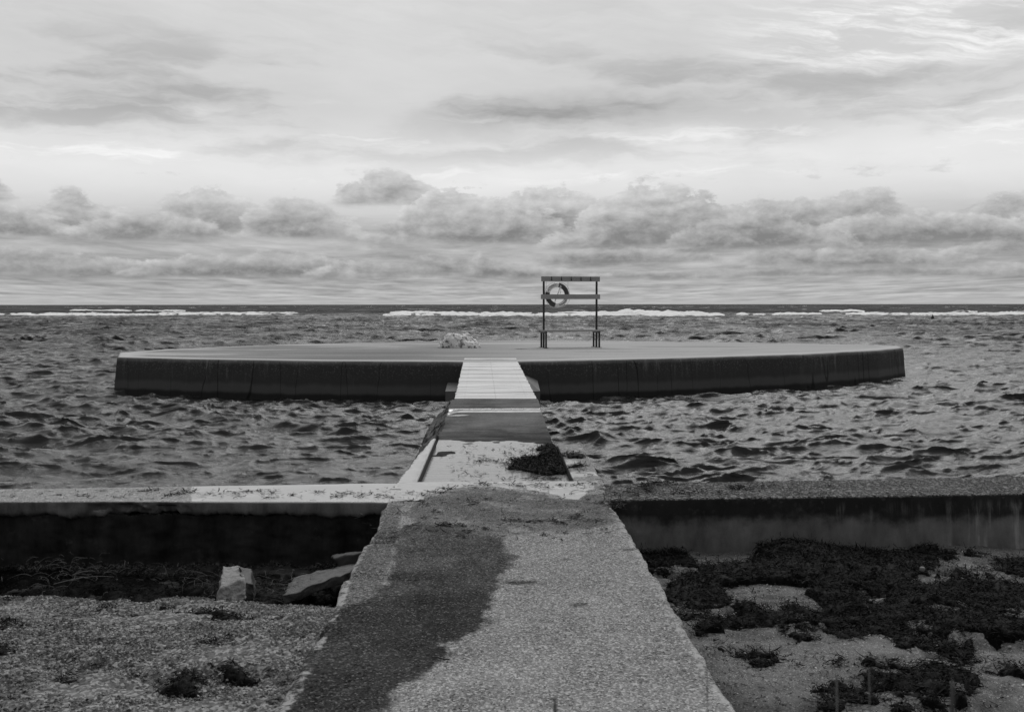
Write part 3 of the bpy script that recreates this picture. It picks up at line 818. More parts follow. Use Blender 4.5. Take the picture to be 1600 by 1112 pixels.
# ------------------------------------------------------------------ lifebuoy, hung behind the middle rail
rc = at(871, 543, PT); rx0 = (at(871.2, 543, PT)[0] - mid[0]) / math.cos(ang)
lb = tag(empty('lifebuoy', (mid[0] + rx0 * math.cos(ang) - (.065) * math.sin(ang) , mid[1] + rx0 * math.sin(ang) + .065, PT), ang), 'dark and pale banded lifebuoy hanging on the clothes rack', 'lifebuoy')
M_rw = mat_plain('lifebuoy pale shell', .8, .45, 20., .15, .001); M_rr = mat_plain('lifebuoy dark band', .055, .45, 20., .15, .001)
M_rope = mat_plain('pale rope', .75, .8, 60., .3, .002); M_let = mat_plain('dark lettering', .06, .5)
zc = 1.655; Rm, rt = .315, .07
def arc_tube(a0, a1, Rr, rr, n, yo=0, zo=0):
    return [(Rr * math.cos(R(a0 + (a1 - a0) * i / n)), yo, zc + zo + Rr * math.sin(R(a0 + (a1 - a0) * i / n))) for i in range(n + 1)]
mb = MB(); mb.tube(arc_tube(0, 360, Rm, rt, 64)[:-1], rt, 16, True)
for i, p in enumerate(mb.v):
    mb.v[i] = (p[0], p[1] * .75, p[2])
mb.build('ring', M_rw, lb, True)
for (a0, a1) in ((2, 82), (166, 186), (192, 256)):
    mb = MB(); mb.tube(arc_tube(a0, a1, Rm, rt, 20), rt + .004, 16)
    for i, p in enumerate(mb.v): mb.v[i] = (p[0], p[1] * .76, p[2])
    mb.build('dark_band', M_rr, lb, True)
mb = MB()
for (a0, a1, rr_) in ((96, 140, .345), (100, 150, .305)):
    for k in range(6):
        a = a0 + (a1 - a0) * k / 6; mb.tube(arc_tube(a, a + 5.4 + 1.6 * (k % 2), rr_ + .004 * (k % 3), 0, 4, -.050), .0085, 5)
mb.build('lettering', M_let, lb)
mb = MB()
for k in range(9):
    a = 280 + 6.2 * k; mb.tube(arc_tube(a, a + 3.6, .322, 0, 3, -.052), .015, 5)
mb.build('lettering', M_let, lb)
mb = MB()
for (a0, a1) in ((100, 190), (190, 280), (280, 370), (10, 80)):
    pts = []
    for i in range(13):
        f_ = i / 12; a = R(a0 + (a1 - a0) * f_); rr_ = Rm + rt + .005 + .035 * math.sin(math.pi * f_)
        pts.append((rr_ * math.cos(a), -.03, zc + rr_ * math.sin(a)))
    mb.tube(pts, .007, 6)
for px_ in (-.36, .345): mb.tube([(px_, -.02, zc + .17), (px_ + .003, -.02, 2.14)], .006, 6)
mb.build('grab_line', M_rope, lb)
mb = MB(); mb.tube([(.10, -.055, zc + .30), (.03, -.06, zc + .1), (-.09, -.05, zc - .21)], .016, 6); mb.tube([(.12, -.055, zc + .28), (.09, -.05, zc + .05), (.02, -.05, zc - .08)], .008, 6)
mb.build('hanging_rope', M_rope, lb)

# ------------------------------------------------------------------ sea
SEA = -.72
def sea():
    ys = [8.55]; 
    while ys[-1] < 45000:
        y = ys[-1]; k = .0028 if y < 60 else (.0034 if y < 330 else (.008 if y < 1500 else .05)); ys.append(y + y * k)
    ys = np.array(ys); th = list(np.arange(R(-31), R(31), .00125)); s_ = .00125
    while th[-1] < R(80): s_ *= 1.06; th.append(th[-1] + s_); th.insert(0, th[0] - s_)
    th = np.array(th); tt = np.tan(np.clip(th, R(-82), R(82)))
    NR, NC = len(ys), len(tt)
    X = ys[:, None] * tt[None]; Y = np.repeat(ys[:, None], NC, 1); Z = np.zeros_like(X); DX = np.zeros_like(X); DY = np.zeros_like(X)
    rs = np.random.RandomState(11); W = 150
    lam = np.exp(rs.uniform(np.log(.13), np.log(5.0), W)); th0 = rs.normal(0, .62, W) + R(-100) + .25 * np.sin(lam)
    ph = rs.uniform(0, 2 * np.pi, W)
    dys = np.gradient(ys)
    amp_mod = 1 + .40 * fbm(X / 9, Y / 9, o=3, seed=5) + .35 * fbm(X / 2.2, Y / 2.2, o=2, seed=6)
    shelter = np.where(True, 1 - .36 * sm(-Y, -20, -12) * sm(-X, -.5, 1.5), 1)
    for i in range(W):
        k = 2 * np.pi / lam[i]; st = .031 * (.75 + .5 * (lam[i] > .5)); a = st / k
        a *= 1 - .74 * float(sm(np.array(lam[i]), .8, 2.4))
        sp = np.maximum(dys, ys * .00125 * 1.0)
        wgt = sm(lam[i] / dys, 2.2, 4.5)
        n = int(np.searchsorted(-wgt, -1e-4, side='right')) if wgt[-1] < 1e-4 else NR
        n = int((wgt > 1e-4).sum())
        if n == 0: continue
        c, s = math.cos(th0[i]), math.sin(th0[i])
        A = k * (X[:n] * c + Y[:n] * s) + ph[i]
        ww = (a * wgt[:n])[:, None] * amp_mod[:n] * shelter[:n]
        Z[:n] += ww * np.cos(A); q = ww * np.sin(A) * 1.15; DX[:n] -= q * c; DY[:n] -= q * s
    # short-crested sharp chop
    for (lx, ly, am, sd, far_) in ((1.9, .66, .040, 201, 0), (.95, .35, .047, 203, 0), (.5, .20, .030, 205, 0), (.27, .11, .013, 207, 0), (6.5, 3.0, .25, 209, 1), (3.4, 1.6, .17, 211, 1)):
        wgt = sm(ly / dys, 1.6, 3.6); n = int((wgt > 1e-4).sum())
        if n == 0: continue
        xx, yy = X[:n], Y[:n]; wx = fbm(xx / lx / 2, yy / ly / 3, o=2, seed=sd + 50)
        rg = 1 - np.abs(fbm(xx / lx + wx * .8 + yy * .12, yy / ly + wx * .9 - xx * .10, o=2, g=.4, seed=sd)) * 2.2
        rg = np.clip(rg, 0, 1) ** 1.7
        ww = (wgt[:n] * (1. if not far_ else float(1) * sm(ys[:n], 22, 75)))[:, None] * am * (amp_mod[:n] * .6 + .4) * shelter[:n]
        Z[:n] += ww * (rg - .35); DY[:n] -= ww * rg * .9
    # rougher open sea beyond the reef
    far = sm(Y, 230, 380); n_ = fbm(X / 14, Y / 9, o=4, seed=44); Z += far * n_ * .42 * sm(-Y, -9000, -2500)
    foam = np.zeros_like(X)
    cr = Z / (np.std(Z[:, :]) + 1e-6)
    foam = np.maximum(foam, sm(fbm(X / 16, Y / 3.2, o=4, seed=71), .42, .56) * sm(Y, 260, 420) * .75 * sm(-Y, -3000, -1500))
    # breakers on the reef line: px extents along the horizon and their distance
    def brk(px0, px1, D, h, wd, seed, st=1.0):
        nonlocal Z, foam
        xa, xb = at(px0, 480, SEA)[0] / at(px0, 480, SEA)[1], at(px1, 480, SEA)[0] / at(px1, 480, SEA)[1]
        T = X / Y; m = sm(T, xa, xa + .012) * sm(-T, -xb, -xb + .012)
        yc = D * (1 + .02 * np.sin(T * 23 + seed) + .012 * fbm(T * 60, T * 0, o=3, seed=seed))
        n1 = fbm(T * 120, T * 0 + seed, o=4, g=.6, seed=seed); n2 = fbm(T * 14, T * 0 + seed, o=2, seed=seed + 3)
        hl_ = h * (.66 + .42 * n1 + .42 * n2) * m; hl_ = np.maximum(hl_, 0)
        d = (Y - yc) / wd
        prof = np.where(d < 0, np.exp(-(d / 1.1) ** 2), np.exp(-(d / 1.2) ** 2))
        Z += hl_ * prof
        lace = fbm(T * 160, (Y - yc) / 3, o=4, g=.6, seed=seed + 9)
        f_ = sm(hl_ / h, .18, .5) * (sm(d, -2.6, -.4) * sm(-d, -.9, -.1)) * (.95 + .5 * lace)
        foam = np.maximum(foam, f_ * st)
    brk(-40, 470, 222, .55, 6, 1); brk(-60, 170, 250, .50, 6, 2, .9); brk(240, 475, 262, .45, 6, 12, .9)
    brk(590, 1110, 205, .85, 6, 3, 1.1); brk(600, 860, 250, .7, 7, 4); brk(860, 1100, 262, .55, 6, 5)
    brk(1140, 1400, 215, .60, 6, 6); brk(1270, 1360, 300, .8, 7, 7); brk(1380, 1640, 212, .75, 6, 8, 1.1); brk(1485, 1540, 260, .95, 6, 9, 1.1); brk(940, 1140, 205, .5, 6, 13)
    brk(1570, 1680, 240, .8, 6, 10); brk(100, 300, 360, .7, 8, 11, .8)
    V = np.stack([X + DX, Y + DY, Z + SEA], -1)
    V[0, :, 1] = 8.55
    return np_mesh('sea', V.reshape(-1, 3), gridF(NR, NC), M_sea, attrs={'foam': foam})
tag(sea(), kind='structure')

# rocks standing out of the surf
M_rock = mat_plain('dark wet rock', .02, .4, 6., .4, .02)
def sea_rock(px, py, dims, seed, label, rot=0.):
    x, y = at(px, py, SEA); o = lump('rock', (x, y, SEA + .0), dims, M_rock, seed, 3, .45, False, rot); tag(o, label, 'rock'); return o
sea_rock(1500, 490, (3.4, 3.2, 1.6), 3, 'dark rock awash in white surf near the right horizon')
sea_rock(1600, 490, (3.6, 3.2, 1.3), 6, 'dark rock in the surf cut by the right edge of the picture')
sea_rock(1482, 500, (1.9, 1.4, .75), 8, 'low dark rock in calm water inside the surf line, right one of two')
sea_rock(1457, 500, (.5, .6, 1.5), 12, 'thin upright dark rock beside the low rock inside the surf line')

# ------------------------------------------------------------------ seaweed
def ribbons(px, py, pz, L0, L1, W0, W1, nseg=5, flat=.5, seed=1, curl=1.0):
    rs = np.random.RandomState(seed); n = len(px); P_ = np.stack([px, py, pz], 1)
    th = rs.uniform(0, 2 * np.pi, n); el = rs.normal(0, .45 * (1 - flat) + .12, n) + .25 * (1 - flat); L = rs.uniform(L0, L1, n); W = rs.uniform(W0, W1, n)
    tw = rs.uniform(0, np.pi, n); dth = rs.normal(0, .7 * curl, n); de = rs.normal(-.22, .3, n) * (1 - flat)
    V = np.zeros((n, nseg + 1, 2, 3))
    for k in range(nseg + 1):
        d = np.stack([np.cos(th) * np.cos(el), np.sin(th) * np.cos(el), np.sin(el)], 1)
        sd = np.stack([-np.sin(th) * np.cos(tw), np.cos(th) * np.cos(tw), np.sin(tw) * (1 - flat * .8)], 1)
        wd = (W * (math.sin(math.pi * (k + .35) / (nseg + .7)) ** .6))[:, None]
        V[:, k, 0] = P_ + sd * wd / 2; V[:, k, 1] = P_ - sd * wd / 2
        P_ = P_ + d * (L / nseg)[:, None]; th = th + dth; el = el + de; tw = tw + rs.normal(0, .35, n)
    i = (np.arange(n) * (nseg + 1) * 2)[:, None] + (np.arange(nseg) * 2)[None]
    F = np.stack([i, i + 1, i + 3, i + 2], -1).reshape(-1, 4)
    return V.reshape(-1, 3), F
def join(parts):
    Vs = []; Fs = []; o_ = 0
    for V, F in parts: Vs.append(V); Fs.append(F + o_); o_ += len(V)
    return np.concatenate(Vs), np.concatenate(Fs)
def weed_obj(name, polys, holes, gz, dens, hfun, bbox, step, L, W, seed, jit=.06, base=True, ragged=.04):
    """polys: list of world polygons; returns mesh of mound + fronds"""
    x0, x1, y0, y1 = bbox
    xs = np.arange(x0, x1, step); ysx = np.arange(y0, y1, step); X, Y = np.meshgrid(xs, ysx)
    D = np.full(X.shape, -9.)
    for p in polys: D = np.maximum(D, sdf(X, Y, p))
    for p in holes: D = np.minimum(D, -sdf(X, Y, p))
    D = D + fbm(X * 6, Y * 6, o=4, g=.6, seed=seed) * jit
    D = D + ragged * fbm(X * 17, Y * 17, o=3, g=.6, seed=seed + 5) - ragged * 1.2 * np.maximum(0, fbm(X * 2.7, Y * 3.6, o=4, g=.6, seed=seed + 6) - .25)
    G = gz(X, Y); H = hfun(X, Y, D)
    Z = G + np.where(D > 0, H, -.03)
    parts = []
    if base:
        Zb = Z + (fbm(X * 30, Y * 30, o=3, g=.6, seed=seed + 1) * .02 + fbm(X * 9, Y * 9, o=2, seed=seed + 2) * .02) * sm(D, 0, .04) - .006
        V = np.stack([X, Y, Zb], -1).reshape(-1, 3); F = gridF(*X.shape); m = (D.ravel()[F] > -.015).any(1); F = F[m]
        us, inv = np.unique(F, return_inverse=True); parts.append((V[us], inv.reshape(-1, 4)))
    rs = np.random.RandomState(seed); c = np.argwhere(D > -.012); area = len(c) * step * step; n = int(area * dens)
    if n > 0:
        q = c[rs.randint(0, len(c), n)]; px = xs[q[:, 1]] + rs.uniform(-.5, .5, n) * step; py = ysx[q[:, 0]] + rs.uniform(-.5, .5, n) * step
        pz = Z[q[:, 0], q[:, 1]] + rs.uniform(-.004, .016, n)
        pz = np.maximum(pz, G[q[:, 0], q[:, 1]] + .003)
        parts.append(ribbons(px, py, pz, *L, *W, seed=seed, flat=.6, curl=1.5))
    return np_mesh(name, *join(parts), M_weed, smooth=True)
c4 = lambda pts, z=-.42: poly(pts, z, 960, 720, 2.5)
MAIN = c4([(185, 492), (240, 475), (290, 450), (275, 430), (300, 412), (350, 402), (470, 406), (530, 395), (545, 375), (560, 350), (640, 335), (760, 325), (860, 322), (930, 328), (960, 343), (1090, 345),
           (1180, 335), (1250, 345), (1290, 355), (1230, 370), (1310, 380), (1240, 392), (1270, 425), (1340, 420), (1420, 445), (1500, 470), (1700, 490), (1700, 572), (1510, 580),
           (1500, 600), (1700, 645), (1700, 692), (1480, 690), (1400, 665), (1290, 682), (1390, 758), (1350, 785), (1200, 765), (1110, 735), (1040, 680), (900, 685), (850, 668), (870, 645),
           (780, 630), (670, 642), (640, 615), (500, 610), (400, 660), (340, 682), (290, 662), (285, 640), (330, 622), (300, 615), (262, 610), (230, 560), (200, 520)])
HOLES = [c4(h) for h in ([(470, 528), (570, 508), (640, 490), (770, 488), (785, 570), (590, 580), (560, 560), (470, 545)], [(335, 590), (370, 565), (455, 555), (460, 590), (390, 608), (350, 615)],
                         [(1180, 450), (1250, 432), (1280, 458), (1235, 478), (1195, 470)], [(970, 512), (1065, 515), (1045, 545), (1000, 535)], [(1195, 608), (1315, 625), (1235, 632)],
                         [(1235, 560), (1370, 572), (1290, 577)], [(870, 428), (920, 428), (910, 438)])]
OTH = [c4(h) for h in ([(925, 815), (1000, 812), (1080, 803), (1180, 798), (1290, 800), (1400, 832), (1480, 880), (1450, 905), (1380, 912), (1250, 915), (1220, 945), (1120, 935), (1000, 905), (955, 880), (965, 862), (1010, 845), (1090, 838)],
                       [(825, 912), (880, 902), (1000, 922), (1060, 945), (1130, 1000), (840, 1000)], [(1420, 825), (1500, 788), (1560, 800), (1700, 830), (1700, 870), (1560, 868), (1470, 848)],
                       [(1420, 435), (1470, 420), (1460, 390), (1540, 380), (1700, 378), (1700, 470), (1560, 450), (1500, 448)], [(1325, 358), (1400, 345), (1485, 362), (1400, 373)],
                       [(105, 365), (200, 362), (310, 352), (260, 368), (310, 392), (300, 405), (150, 402), (115, 385)], [(150, 430), (170, 425), (175, 445)],
                       [(500, 745), (540, 745), (610, 795), (620, 805), (560, 800)], [(720, 645), (785, 645), (770, 672), (735, 662)], [(415, 705), (470, 710), (470, 732), (425, 728)],
                       [(1300, 940), (1400, 940), (1390, 965), (1310, 962)])]
pk = at(1232, 872, -.42); pk2 = at(1215, 900, -.42)
def hR(X, Y, D):
    h = sm(D, -.01, .14) * (.032 + .03 * fbm(X * 2, Y * 2, o=3, seed=66))
    h = h + (.10 * np.exp(-((X - pk[0]) / .32) ** 2 - ((Y - pk[1]) / .30) ** 2) + .06 * np.exp(-((X - pk2[0]) / .5) ** 2 - ((Y - pk2[1]) / .4) ** 2)) * sm(D, 0, .05)
    return h + .006
o = weed_obj('seaweed', [MAIN] + OTH, HOLES, ground_z, 4600, hR, (1.0, 6.6, 3.9, 8.05), .02, (.025, .10), (.003, .010), 101, .22, ragged=.16)
tag(o, 'thick dark seaweed heaped over the sand below the right seawall', 'seaweed', kind='stuff')

# heap on the causeway and its scraps
c2_ = lambda pts, z: poly(pts, z, 560, 520, 1600 / 440.)
zfl = lambda X, Y: X * 0 + np.interp(Y, [8.9, 12.2, 14.7], [-.086, -.086, 0])
HEAP = c2_([(850, 745), (900, 718), (1010, 702), (1030, 660), (1080, 645), (1140, 655), (1165, 700), (1180, 730), (1195, 800), (1110, 812), (1000, 800), (930, 785), (880, 768)], -.08)
hc = lambda X, Y, D: sm(D, -.01, .15) * (.026 + .02 * fbm(X * 7, Y * 5, o=3, seed=12)) + .004
o = weed_obj('seaweed_heap', [HEAP], [], zfl, 5200, hc, (-.2, .71, 9.1, 12.6), .015, (.025, .09), (.004, .012), 103, .14, ragged=.10)
tag(o, 'heap of dark seaweed on the causeway against its right edge', 'seaweed')
for pts_, lab_ in (([(1150, 690), (1290, 690), (1280, 712), (1190, 716)], 'small dark seaweed heap on the narrow ledge right of the causeway, farther one of two'), ([(1190, 765), (1250, 748), (1310, 756), (1250, 766)], 'thin dark seaweed strip on the narrow ledge right of the causeway, nearer one of two')):
    o = weed_obj('seaweed_heap', [c2_(pts_, 0)], [], lambda X, Y: X * 0, 3000, lambda X, Y, D: sm(D, 0, .05) * .02 + .004, (.716, .98, 9, 11.4), .015, (.02, .06), (.004, .012), 104, .03)
    tag(o, lab_, 'seaweed')

def scraps():
    """loose weed scraps on the wall tops and the walkway"""
    rs = np.random.RandomState(5); pts = []
    def spot(px, py, w_, h_, n, z=0.0):
        for _ in range(n): x, y = at(px + rs.normal(0, w_ * .5), py + rs.normal(0, h_ * .5), z); pts.append((x, y, z + .004 + abs(rs.normal(0, .004))))
    T = [(95, 773, 8, 1), (130, 775, 6, 1), (185, 777, 8, 1), (225, 768, 12, 1.5), (240, 766, 14, 1), (275, 772, 16, 2), (290, 769, 14, 2), (262, 774, 6, 2), (330, 770, 6, 1.5), (370, 772, 8, 1), (385, 768, 14, 1.5),
         (405, 767, 10, 1), (420, 778, 8, 1), (425, 769, 4, 2), (455, 773, 8, 1.5), (500, 768, 10, 1), (525, 775, 7, 2), (540, 771, 16, 1), (562, 775, 12, 1.2), (580, 771, 8, 1), (600, 774, 10, 1.2), (610, 778, 5, 1),
         (640, 770, 4, 1.5), (660, 774, 5, 2), (675, 768, 8, 1.5), (700, 763, 14, 2), (640, 783, 8, 1), (655, 783, 20, 1), (730, 759, 8, 1), (752, 757, 10, 2.5), (765, 757, 12, 1.2), (800, 757, 14, 1.5), (815, 760, 14, 1.5),
         (690, 770, 8, 3), (842, 756, 14, 1.2), (858, 762, 10, 1.6), (880, 758, 12, 1.4), (905, 757, 10, 1.5), (930, 756, 8, 1.5), (945, 760, 10, 1), (740, 784, 14, 1.2), (760, 780, 4, 1), (720, 822, 22, 1.6), (700, 820, 12, 2), (735, 789, 10, 1),
         (800, 813, 18, 1.8), (830, 815, 18, 2), (865, 814, 8, 2), (898, 810, 10, 2.5), (900, 806, 6, 2), (880, 817, 10, 1), (930, 814, 12, 1), (680, 800, 6, 1), (940, 786, 10, 2), (960, 783, 12, 2), (950, 788, 10, 1.4), (965, 793, 12, 2),
         (970, 788, 8, 2), (690, 820, 10, 1.5), (758, 826, 4, 2), (730, 830, 14, 1), (720, 838, 10, 1), (850, 835, 5, 1), (880, 832, 10, .8), (662, 788, 5, 1)]
    for (a, b, c, d) in T: spot(a, b, c, d, int(6 + c * d * 1.0))
    for _ in range(210): spot(rs.uniform(560, 950), rs.uniform(758, 845), 1.5, .5, rs.randint(1, 4))
    for _ in range(90): spot(rs.uniform(0, 600), rs.uniform(766, 781), 2, .5, rs.randint(1, 4))
    P_ = np.array(pts); V1 = ribbons(P_[:, 0], P_[:, 1], P_[:, 2], .02, .085, .005, .014, 4, .85, 7)
    # right wall top: longer drapes
    pts.clear()
    for (a, b, c, d, n) in [(1020, 757, 26, 3, 90), (1008, 762, 14, 2.5, 60), (1050, 757, 14, 2, 40), (1010, 768, 12, 1.6, 40), (1065, 771, 20, 1.3, 40), (1090, 770, 16, 1, 16), (1148, 763, 14, 1.8, 40), (1160, 764, 20, 1.2, 40),
                        (1190, 762, 12, 1.2, 20), (1210, 757, 5, 1, 10), (1150, 771, 12, .8, 12), (1122, 771, 8, .8, 12), (1270, 772, 10, .6, 8), (1295, 761, 4, .8, 6), (985, 768, 10, 1, 12), (975, 773, 16, 1.5, 20), (995, 773, 10, 1, 10)]:
        spot(a, b, c, d, n)
    P_ = np.array(pts); P_[:, 2] += np.random.RandomState(3).uniform(0, .02, len(P_)); V2 = ribbons(P_[:, 0], P_[:, 1], P_[:, 2], .03, .10, .005, .014, 5, .7, 8)
    # in the recess, on the water film
    pts.clear()
    for (a, b, c, d, n) in [(752, 720, 9, 1.5, 26), (765, 719, 20, 1.0, 30), (778, 721, 8, 2, 16), (730, 707, 4, 1.5, 8), (742, 722, 16, .6, 8), (795, 709, 12, .8, 10), (770, 702, 4, 1, 5), (690, 713, 3, 1, 4), (789, 724, 6, 1.4, 14), (782, 730, 5, 1, 6),
                        (805, 716, 8, 1.2, 20), (815, 706, 10, 1.2, 18), (835, 702, 14, 1.4, 34), (850, 698, 14, 1.8, 40), (862, 695, 10, 2, 30), (830, 748, 16, 1.5, 30), (860, 748, 20, 1.6, 50), (845, 742, 20, 2, 50), (876, 735, 8, 3, 36), (730, 735, 2, .6, 3),
                        (760, 700, 3, .6, 3), (820, 695, 6, .8, 6), (800, 700, 4, .8, 5)]:
        spot(a, b, c, d, n, -.083)
    for _ in range(130): spot(rs.uniform(700, 880), rs.uniform(695, 752), 2, .6, rs.randint(1, 4), -.083)
    P_ = np.array(pts); P_ = P_[(P_[:, 0] > -.69) & (P_[:, 0] < .70) & (P_[:, 1] > 8.95)]; V3 = ribbons(P_[:, 0], P_[:, 1], P_[:, 2], .025, .09, .006, .015, 4, .85, 9)
    pts.clear()
    for (a, b, c, d, n) in [(885, 705, 6, 3, 14), (900, 733, 8, 2, 16), (920, 742, 10, 1.5, 12), (908, 735, 8, 2, 14), (938, 749, 5, 1.2, 8), (892, 749, 5, 2, 12), (915, 728, 5, 2, 6)]: spot(a, b, c, d, n, .002)
    P_ = np.array(pts); P_ = P_[(P_[:, 0] > .73) & (P_[:, 0] < .97)]; V4 = ribbons(P_[:, 0], P_[:, 1], P_[:, 2], .02, .07, .005, .013, 4, .85, 10)
    n = 9000; x = rs.uniform(1.0, 5.5, n); y = rs.uniform(3.6, 8.0, n)
    m = (fbm(x * 2.2, y * 2.2, o=4, seed=55) + rs.uniform(-.35, .35, n)) > .22; x, y = x[m], y[m]; x = np.concatenate([x + rs.normal(0, .02, len(x)) for _ in range(2)]); y = np.concatenate([y, y + rs.normal(0, .02, len(y))])
    V5 = ribbons(x, y, ground_z(x, y) + .006, .012, .05, .003, .009, 4, .85, 11)
    n = 2600; x = rs.uniform(-5., -.9, n); y = rs.uniform(3.6, 6.2, n); m = (fbm(x * 2.4, y * 3.2, o=4, seed=57) + rs.uniform(-.3, .3, n)) > .25; x, y = x[m], y[m]
    V6 = ribbons(x, y, ground_z(x, y) + .012, .012, .05, .003, .009, 4, .85, 13)
    o = np_mesh('seaweed_scraps', *join([V1, V2, V3, V4, V5, V6]), M_weed); tag(o, 'loose dark seaweed scraps strewn over the wall tops, causeway, sand and gravel', 'seaweed', kind='stuff')
scraps()
def clumps():
    L = [([(8, 655), (60, 650), (105, 685), (60, 700), (-30, 705), (-30, 670)], 'dark seaweed mound on the gravel at the left edge of the picture', .05),
         ([(620, 545), (630, 530), (690, 532), (695, 545), (660, 558)], 'small curled seaweed clump on the gravel near the upright concrete stump', .02),
         ([(690, 572), (750, 570), (840, 575), (900, 585), (950, 615), (930, 632), (860, 620), (820, 600), (760, 595), (690, 585)], 'long dark seaweed drift on the gravel below the concrete stump', .035),
         ([(955, 645), (990, 635), (1000, 655), (965, 665)], 'small dark seaweed knot on the gravel near the sunken stone', .03),
         ([(630, 960), (690, 905), (720, 880), (790, 895), (800, 920), (790, 1000), (600, 1000)], 'large dark seaweed mound on the gravel at the bottom edge of the picture', .08),
         ([(850, 870), (890, 848), (960, 875), (985, 898), (930, 900), (870, 890)], 'flat dark seaweed patch on the gravel right of the large bottom mound', .025),
         ([(370, 552), (420, 540), (430, 548), (390, 562)], 'thin dark seaweed streak on the gravel below the left seawall', .015),
         ([(225, 900), (255, 893), (275, 902), (240, 910)], 'tiny seaweed scrap on the lower left gravel', .012),
         ([(-20, 745), (20, 750), (35, 800), (15, 820), (-20, 815)], 'dark seaweed clump on the gravel cut by the left picture edge, below the mound', .03),
         ([(300, 820), (330, 812), (325, 832), (300, 835)], 'small seaweed knot in a hollow of the lower left gravel', .012),
         ([(810, 770), (835, 762), (870, 770), (840, 782)], 'small dark seaweed bit in the gravel hollow beside the walkway', .015)]
    for i, (pts, lab, hgt) in enumerate(L):
        p = poly(pts, -.10, 0, 720, 2.5); a = np.array(p); bb = (a[:, 0].min() - .1, a[:, 0].max() + .1, a[:, 1].min() - .1, a[:, 1].max() + .1)
        o = weed_obj('seaweed_clump', [p], [], ground_z, 5200, lambda X, Y, D, h_=hgt: sm(D, -.01, .16) * h_ * (.6 + .5 * fbm(X * 9, Y * 9, o=3, seed=2)) + .005, bb, .014, (.015, .06), (.003, .009), 120 + i, .07)
        tag(o, lab, 'seaweed', 'seaweed clumps on the gravel')
clumps()
# weed and roots rotting in the ditch under the left wall
D1 = [poly([(-40, 855), (150, 868), (350, 880), (560, 880), (560, 935), (480, 948), (330, 935), (180, 915), (-40, 905)], -.45)]
o = weed_obj('seaweed', D1, [], ground_z, 1500, lambda X, Y, D: sm(D, 0, .3) * (.10 + .05 * fbm(X * 2.5, Y * 2.5, o=3, seed=4)) + .004, (-5.5, -.9, 5.6, 8.05), .025, (.04, .14), (.003, .010), 140, .25)
tag(o, 'dark weed rotting in the hollow at the foot of the left seawall', 'seaweed', kind='stuff')

# ------------------------------------------------------------------ pebbles
def pebbles(n, box_, size, seed, test, name, label, mat, sq=.6, lift=.25):
    rs = np.random.RandomState(seed); x = rs.uniform(box_[0], box_[1], n); y = rs.uniform(box_[2], box_[3], n)
    m = test(x, y); x, y = x[m], y[m]; n = len(x); z = ground_z(x, y)
    I = np.array([(1, 0, 0), (0, 1, 0), (-1, 0, 0), (0, -1, 0), (0, 0, 1), (.55, .55, .55), (-.55, -.55, .55)]) * 1.0
    IF = np.array([(0, 1, 5), (1, 2, 4), (2, 3, 6), (3, 0, 4), (0, 5, 4), (1, 4, 5), (2, 6, 4), (3, 4, 6)])
    s_ = np.exp(rs.normal(math.log(size), .45, n)); s_ = np.minimum(s_, size * 3)
    a = rs.uniform(0, 2 * np.pi, n); sx = s_ * rs.uniform(.8, 1.4, n); sy = s_ * rs.uniform(.7, 1.1, n); sz = s_ * rs.uniform(.4, .8, n) * sq / .6
    V = I[None] * (1 + rs.uniform(-.18, .18, (n, 7, 1)))
    V = V * np.stack([sx, sy, sz], 1)[:, None] * .5
    tx = rs.normal(0, .35, n)[:, None]; V[..., 2] += V[..., 0] * tx
    X = V[..., 0] * np.cos(a)[:, None] - V[..., 1] * np.sin(a)[:, None]; Y = V[..., 0] * np.sin(a)[:, None] + V[..., 1] * np.cos(a)[:, None]
    V = np.stack([X + x[:, None], Y + y[:, None], V[..., 2] + (z + sz * lift)[:, None]], -1)
    F = (IF[None] + (np.arange(n) * 7)[:, None, None]).reshape(-1, 3)
    o = np_mesh(name, V.reshape(-1, 3), F, mat, attrs={'rnd': np.repeat(rs.uniform(0, 1, n), 7)}, smooth=False)
    tag(o, label, 'gravel', kind='stuff'); return o
def mat_pebble(lo, hi, name):
    m, t_, b = mat_new(name); r_ = attr(t_, 'rnd'); o = objco(t_)
    c = lerp(lo, hi, r_ * r_ * r_ * .75 + r_ * .25) * (noise(o, 120., 3, .6) * .6 + .7) * mapr(noise(scalev(o, 1., 1.7, 1.), 1.9, 6, .62), .36, .62, 1.15, .6)
    setin(t_, b.inputs['Base Color'], grey(c)); b.inputs['Roughness'].default_value = .7; b.inputs['Specular IOR Level'].default_value = .3; return m
M_peb = mat_pebble(.045, .46, 'gravel stones')
def tl(x, y):
    yc = 5.75 + np.clip((-x - 1.0) / 3.2, 0, 1.4) * .55 + .06 * np.sin(x * 3.1)
    keep = fbm(x * 1.7, y * 2.6, o=4, seed=88) > -.10 + .5 * (np.random.RandomState(2).uniform(0, 1, len(x)) - .5)
    return (x < EDGE_L - .0) & (y < yc + .12) & keep & (-x < y * .62 + .4)
pebbles(260000, (-5.0, -.86, 3.0, 6.9), .0078, 31, tl, 'gravel', 'pale beach gravel lying left of the walkway', M_peb)
M_shell = mat_pebble(.10, .75, 'shell bits')
pebbles(9000, (1.0, 5.5, 3.2, 8.0), .0075, 33, lambda x, y: x > EDGE_R + .05, 'shell_bits', 'small shell and stone bits on the sand right of the walkway', M_shell)
